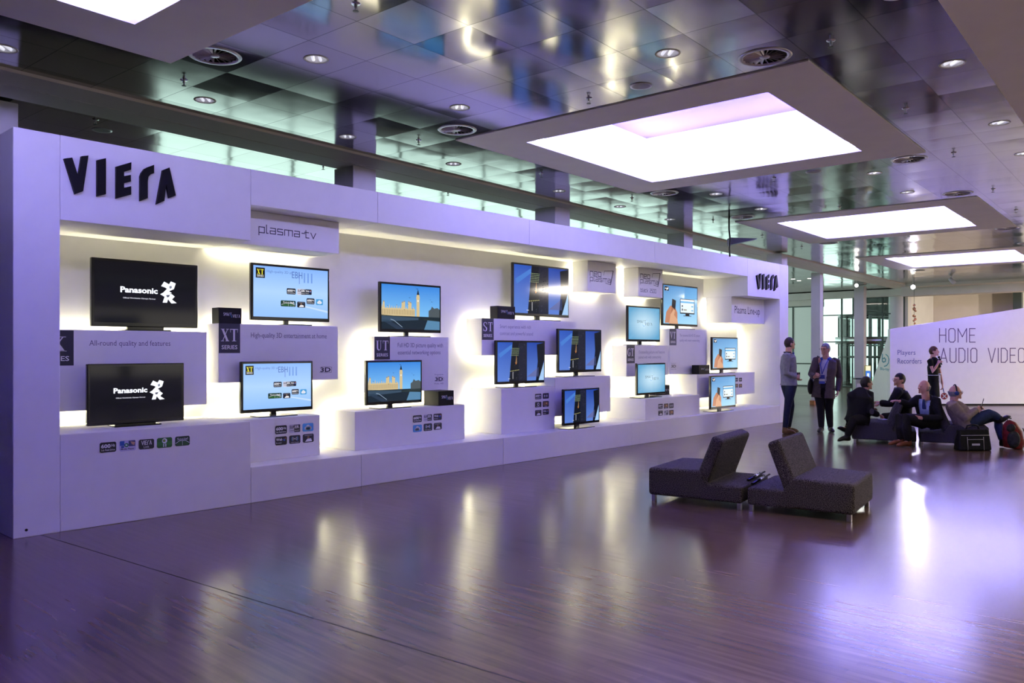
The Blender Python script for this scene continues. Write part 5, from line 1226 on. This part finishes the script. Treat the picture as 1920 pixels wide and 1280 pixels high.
w = p1['wr'] + (p1['hr'] - p1['wr']) * .62 + N(-.2, 1) * .03; t = thing('drinking_glass', 'drinking glass held by the standing man in the sweater', 'glass', w)
MB().lathe(w - UP * .04, [(0, .004), (.028, .004), (.028, 0), (.031, .0), (.036, .12), (.034, .12), (.029, .01), (0, .01)], 20).build('tumbler', M['tumbler'], t, True)
MB().lathe(w - UP * .04, [(0, .012), (.029, .012), (.031, .05), (0, .05)], 20).build('drink', glass_mat('pale_drink', (.9, .85, .7)), t, True)
# lanyard and badge
f, nk, ch, sd = p2['fwd'], p2['neck'], p2['chest'], p2['sd']; t = thing('lanyard_badge', 'blue lanyard with conference badge on the man in tweed', 'badge', ch)
bp = p2['pel'].lerp(ch, .42) + f * .165
MB().tube([nk + sd * .062 + f * .03, ch + sd * .05 + f * .152 + UP * .10, bp + UP * .09], .007, 6).build('strap', BLUEP, t); MB().tube([nk - sd * .062 + f * .03, ch - sd * .05 + f * .152 + UP * .10, bp + UP * .09], .007, 6).build('strap', BLUEP, t)
c = Canvas(.8); c.rect(0, 0, 1, 1, srgb(225, 225, 235)).up().rect(0, .55, 1, 1, srgb(45, 60, 150)).rect(0, .0, 1, .3, srgb(60, 80, 175))
c.build('badge_card', bp - sd * -.055 + UP * -.09, sd * -.11, UP * .17, M['print'], t)
# shoulder bag of the man in tweed
q = p2['pel'] + sd * .24 + f * .02 - UP * .02; t = thing('shoulder_bag', 'black shoulder bag hanging at the hip of the man in tweed', 'bag', q)
b = MB(); b.ball(q, .055, .15, .17, sd, f, UP, 18, 12, fn=lambda a, b_, c: (a, b_ * (1 - .15 * c), max(-.9, c))); b.build('bag_body', BLS, t, True)
MB().tube([q + UP * .14 + f * .08, p2['sr'] + UP * .085 + sd * -.02, p2['sr'] + UP * .06 - f * .10, q + UP * .14 - f * .10], [(.022, .005)] * 4, 8).build('strap', M['matblack'], t, True)
# microphone and round paddle of the woman
w = p7['wr'] + (p7['hr'] - p7['wr']).normalized() * .075 + p7['fwd'] * .02; t = thing('microphone', 'black hand microphone held by the woman', 'microphone', w); ax = (UP * .9 - p7['fwd'] * .3).normalized()
MB().lathe(w - ax * .10, [(0, 0), (.013, 0), (.017, .16), (0, .16)], 12, ax).build('handle', M['matblack'], t, True); MB().ball(w + ax * .085, .028).build('mic_head', M['matblack'], t, True)
w = p7['wl'] + (p7['hl'] - p7['wl']).normalized() * .09; t = thing('round_paddle', 'red and white round sign paddle hanging from the hand of the woman', 'sign', w); q = at_d(1770.5, 742.5, 19.0)
MB().tube([w, q + UP * .06], .012, 8).build('grip', mat('blue_ribbon', (.12, .16, .4), .6), t, True)
MB().lathe(q + FW * .01, [(0, 0), (.078, 0), (.08, .008), (.078, .016), (0, .016)], 24, -FW).build('disc', mat('red_card', (.35, .02, .03), .5), t)
x_ = MB()
for s in (-1, 1): x_.box(0, 1, 0, 1, 0, 1) if False else x_.tube([q - FW * .0075 + RT * .045 * s + UP * .045, q - FW * .0075 - RT * .045 * s - UP * .045], [(.011, .002)] * 2, 6, UP)
x_.build('cross_mark', mat('white_card', (.75, .75, .78), .5), t)
# tablet
a, b = at_d(1844.5, 749, 13.37), at_d(1840.5, 763, 13.37); t = thing('tablet', 'thin black tablet held up by the older seated man', 'tablet', (a + b) / 2); ax = (a - b).normalized(); n = ax.cross(FW).normalized()
ml = MB(); vd = ray(1842, 656).normalized(); n = ax.cross(vd).normalized(); h0, h1 = b - ax * .02 - vd * .09, a + ax * .02 - vd * .09
ml.prism([h0, h1, h1 + vd * .20, h0 + vd * .20], n * .009); ml.build('shell', M['black'], t, False, .003, 1)

# ---- floor bags
c = at_z(1830, 845, 0); rx = N(1, .08).normalized(); ry = Vector((-rx.y, rx.x, 0)); t = thing('laptop_bag', 'black laptop bag with white piping standing before the older seated man', 'bag', c)
def lb(x, y, z): return c + rx * x + ry * y + UP * z
b = MB(); b.add([lb(-.28, 0, 0), lb(.28, 0, 0), lb(.28, .17, 0), lb(-.28, .17, 0), lb(-.245, .03, .34), lb(.245, .03, .34), lb(.245, .14, .34), lb(-.245, .14, .34)], [(3, 2, 1, 0), (4, 5, 6, 7), (0, 1, 5, 4), (1, 2, 6, 5), (2, 3, 7, 6), (3, 0, 4, 7)])
NY = cloth('black_nylon', (.008, .008, .01), .3, .6); b.build('bag_body', NY, t, True, .03, 3)
k = MB()
for x0, z0, x1, z1 in ((-.235, .235, .235, .235), (-.135, .17, .135, .17), (-.135, .0, -.135, .21), (.135, 0, .135, .21)):
    fz = lambda z: .03 * z / .34 - .004
    k.tube([lb(x0, fz(z0), z0 + .01), lb(x1, fz(z1), z1 + .01)], .0045, 6)
k.build('piping', mat('white_piping', (.45, .45, .48), .6), t, True)
MB().tube([lb(-.11, .085, .335), lb(-.09, .085, .39), lb(0, .085, .41), lb(.09, .085, .39), lb(.11, .085, .335)], .014, 8).build('handle', M['matblack'], t, True)
MB().prism([lb(-.065, .003, .085), lb(.065, .003, .085), lb(.065, .004, .115), lb(-.065, .004, .115)], -ry * .006).build('name_plate', mat('pale_patch', (.6, .6, .62), .5), t)
MB().tube([lb(-.27, .08, .28), lb(-.33, .06, .14), lb(-.32, .02, .03)], [(.02, .006)] * 3, 8).build('strap', M['matblack'], t, True)
c = at_z(1899, 841, 0); t = thing('backpack', 'red and dark grey backpack standing on the floor behind crossed legs', 'backpack', c); fx, fy = N(.9, -.3).normalized(), N(.3, .9).normalized()
RED = cloth('red_nylon', (.17, .015, .015), .3, .6); GRYN = cloth('grey_nylon', (.03, .032, .03), .3, .6)
b = MB(); b.tube([c + UP * .01, c + UP * .10 + fx * .01, c + UP * .26 - fx * .01, c + UP * .40 - fx * .05, c + UP * .46 - fx * .07], [(.14, .10), (.155, .125), (.145, .12), (.10, .085), (.03, .03)], 18, fx); union(b, 'pack_body', RED, t, .012, 4)
b = MB(); b.ball(c + UP * .16 - fy * .10 - fx * .01, .095, .06, .14, fx, fy, UP); b.ball(c + UP * .33 - fy * .07 - fx * .04, .07, .05, .08, fx, fy, UP); b.build('pocket', GRYN, t, True)
MB().tube([c + fx * .14 + UP * .34, c + fx * .20 + UP * .18, c + fx * .15 + UP * .03], .007, 6).build('cord', M['matblack'], t, True); MB().tube([c - fx * .06 + UP * .44, c - fx * .10 + UP * .50, c - fx * .02 + UP * .49], .012, 6).build('loop', M['matblack'], t, True)

# ================================================================ RIGHT-HAND PROMOTION PANEL
dp = 23.4
def hp(px, z): p = at_d(px, 656, dp); p.z = z; return p
zl, zr = at_d(1669, 617, dp).z, at_d(2200, 533, dp).z
t = thing('promotion_panel', 'white slanted-top exhibition panel reading HOME AUDIO VIDEO', 'exhibition panel', hp(1700, 0))
f0, f1, bk = hp(1669, 0), hp(1669, zl), at_d(1624, 656, 26.2); bk.z = 0
sdir = (f0 - bk).normalized(); sn = sdir.cross(UP).normalized(); sn = -sn if sn.dot(RT) < 0 else sn
MB().prism([hp(1669, .05), hp(2200, .05), hp(2200, zr), hp(1669, zl)], -sdir * .25).build('front_board', M['white'], t)
MB().prism([hp(1669, 0) - sdir * .02, hp(2200, 0) - sdir * .02, hp(2200, .05) - sdir * .02, hp(1669, .05) - sdir * .02], -sdir * .2).build('dark_plinth', M['matblack'], t)
MB().prism([f0 - sdir * .255 - sn * .001, f1 - sdir * .255 - sn * .001 - UP * .255 / (f0 - bk).length * zl, bk - sn * .001], sn * .05).build('side_board', M['white'], t)
def atp(px, py, p0, n): d = ray(px, py); o = Vector((CAMX, CAMY, EYE)); return o + d * ((p0 - o).dot(n) / d.dot(n))
def ptext(name, pxl, pxr, pyt, pyb, fn):
    o = at_d(pxl, pyb, dp - .004); U = RT * ((pxr - pxl) / FPX * (dp - .004)); V = UP * ((pyb - pyt) / FPX * (dp - .004)); c = Canvas(U.length / V.length); fn(c); c.build(name, o, U, V, M['print'], t)
ptext('lettering', 1761, 1829, 615, 642, lambda c: c.stroke('HOME', .01, .03, .99, .97, srgb(90, 75, 110), .085, 1.4, 0, .30))
for w_, xa, xb in (('AUDIO', 1762, 1832.3), ('VIDEO', 1852.3, 1921.5)): ptext('lettering', xa, xb, 652, 680, lambda c: c.stroke(w_, .01, .03, .99, .97, srgb(90, 75, 110), .085, 1.4, 0, .30))
ptext('lettering', 1683, 1716.5, 656, 668, lambda c: c.text('Players', 0, 0, 1, 1, srgb(95, 100, 155)))
ptext('lettering', 1683, 1728, 671.5, 681.5, lambda c: c.text('Recorders', 0, 0, 1, 1, srgb(95, 100, 155)))
A_ = atp(1651, 686, f0 - sn * .003, sn); B_ = atp(1667.5, 686, f0 - sn * .003, sn); C_ = atp(1651, 664, f0 - sn * .003, sn); U = Vector((B_.x - A_.x, B_.y - A_.y, 0)); V = UP * (C_.z - A_.z); c = Canvas(.9); TQ = srgb(50, 140, 170)
c.line([(.22, 1.0), (.20, .55), (.22, .42), (.35, .35), (.55, .42), (.58, .58), (.45, .70), (.24, .62)], .11, TQ).line([(.62, 1.0), (.85, .85), (.95, .6), (.90, .3), (.70, .08), (.45, .0)], .09, TQ)
c.build('disc_logo', A_, U, V, M['print'], t)
A_ = atp(1650.5, 695, f0 - sn * .003, sn); B_ = atp(1667.5, 695, f0 - sn * .003, sn); C_ = atp(1650.5, 688, f0 - sn * .003, sn)
Canvas(2).text('Blu-ray', 0, 0, 1, 1, TQ, .02).build('lettering', A_, Vector((B_.x - A_.x, B_.y - A_.y, 0)), UP * (C_.z - A_.z), M['print'], t)

# small far things
q = at_d(1628, 656, 31.0); t = thing('poster_stand', 'small lit poster with a blue frame and yellow edge by the entrance', 'poster', (q.x, q.y, 0))
zt_, zb_ = at_d(1628, 686, 31).z, at_d(1628, 728, 31).z
MB().prism([at_d(1622.5, 729, 31), at_d(1633, 729, 31), at_d(1633, 685, 31), at_d(1622.5, 685, 31)], FW * .08).build('case', mat('yellow_case', (.55, .42, .12), .5), t)
c = Canvas(.5); c.rect(0, .25, 1, .78, srgb(60, 120, 215)).rect(0, 0, 1, .24, srgb(235, 225, 170)).rect(0, .79, 1, 1, srgb(240, 235, 200)).up().rect(.25, .38, .75, .68, srgb(215, 230, 245)); c.build('lit_poster', at_d(1623.2, 728, 30.99), RT * (9 / FPX * 31), UP * (zt_ - zb_), M['screen'], t)
MB().prism([at_d(1624, 729, 31.02), at_d(1632, 729, 31.02), Vector((at_d(1632, 729, 31.02).x, at_d(1632, 729, 31.02).y, 0)), Vector((at_d(1624, 729, 31.02).x, at_d(1624, 729, 31.02).y, 0))], FW * .05).build('stand', M['steel'], t)
q = at_d(1610, 656, 27.5); t = thing('litter_bin', 'grey metal litter bin with a white label behind the seated man', 'bin', (q.x, q.y, 0)); zt_ = at_d(1610, 711, 27.5).z
def qb(x, y, z): return Vector((q.x, q.y, 0)) + RT * x + FW * y + UP * z
b = MB().prism([qb(-.15, -.12, 0), qb(.15, -.12, 0), qb(.15, -.12, zt_), qb(-.15, -.12, zt_)], FW * .24); b.build('bin_body', M['steel'], t, False, .01, 2)
MB().prism([qb(-.11, -.123, zt_ - .38), qb(.06, -.123, zt_ - .38), qb(.06, -.123, zt_ - .13), qb(-.11, -.123, zt_ - .13)], -FW * .004).build('label_card', M['white'], t)
MB().prism([qb(-.16, -.13, zt_), qb(.16, -.13, zt_), qb(.16, -.13, zt_ + .05), qb(-.16, -.13, zt_ + .05)], FW * .26).build('lid', M['darksteel'], t, False, .01, 2)
q = at_z(1524, 758, 0); t = thing('cardboard_box', 'small orange-brown box on the floor between the standing men', 'box', q); o_ = mat('orange_card', (.42, .17, .06), .7)
MB().box(q.x - .06, q.x + .06, q.y - .07, q.y + .07, 0, .11).build('carton', o_, t, False, .004, 1); MB().box(q.x - .063, q.x + .063, q.y - .073, q.y + .073, .09, .115).build('lid', o_, t, False, .003, 1)
# paper on the rear lounge seat
q = at_d(1657, 786, 13.95); o = MB().prism([q - RT * .06 - FW * .08, q + RT * .06 - FW * .08, q + RT * .06 + FW * .10, q - RT * .06 + FW * .10], UP * .004).build('paper_sheet', mat('blueish_paper', (.5, .5, .7), .7)); tag(o, 'white paper sheet on the rear seat by the dark-jacketed man', 'paper')
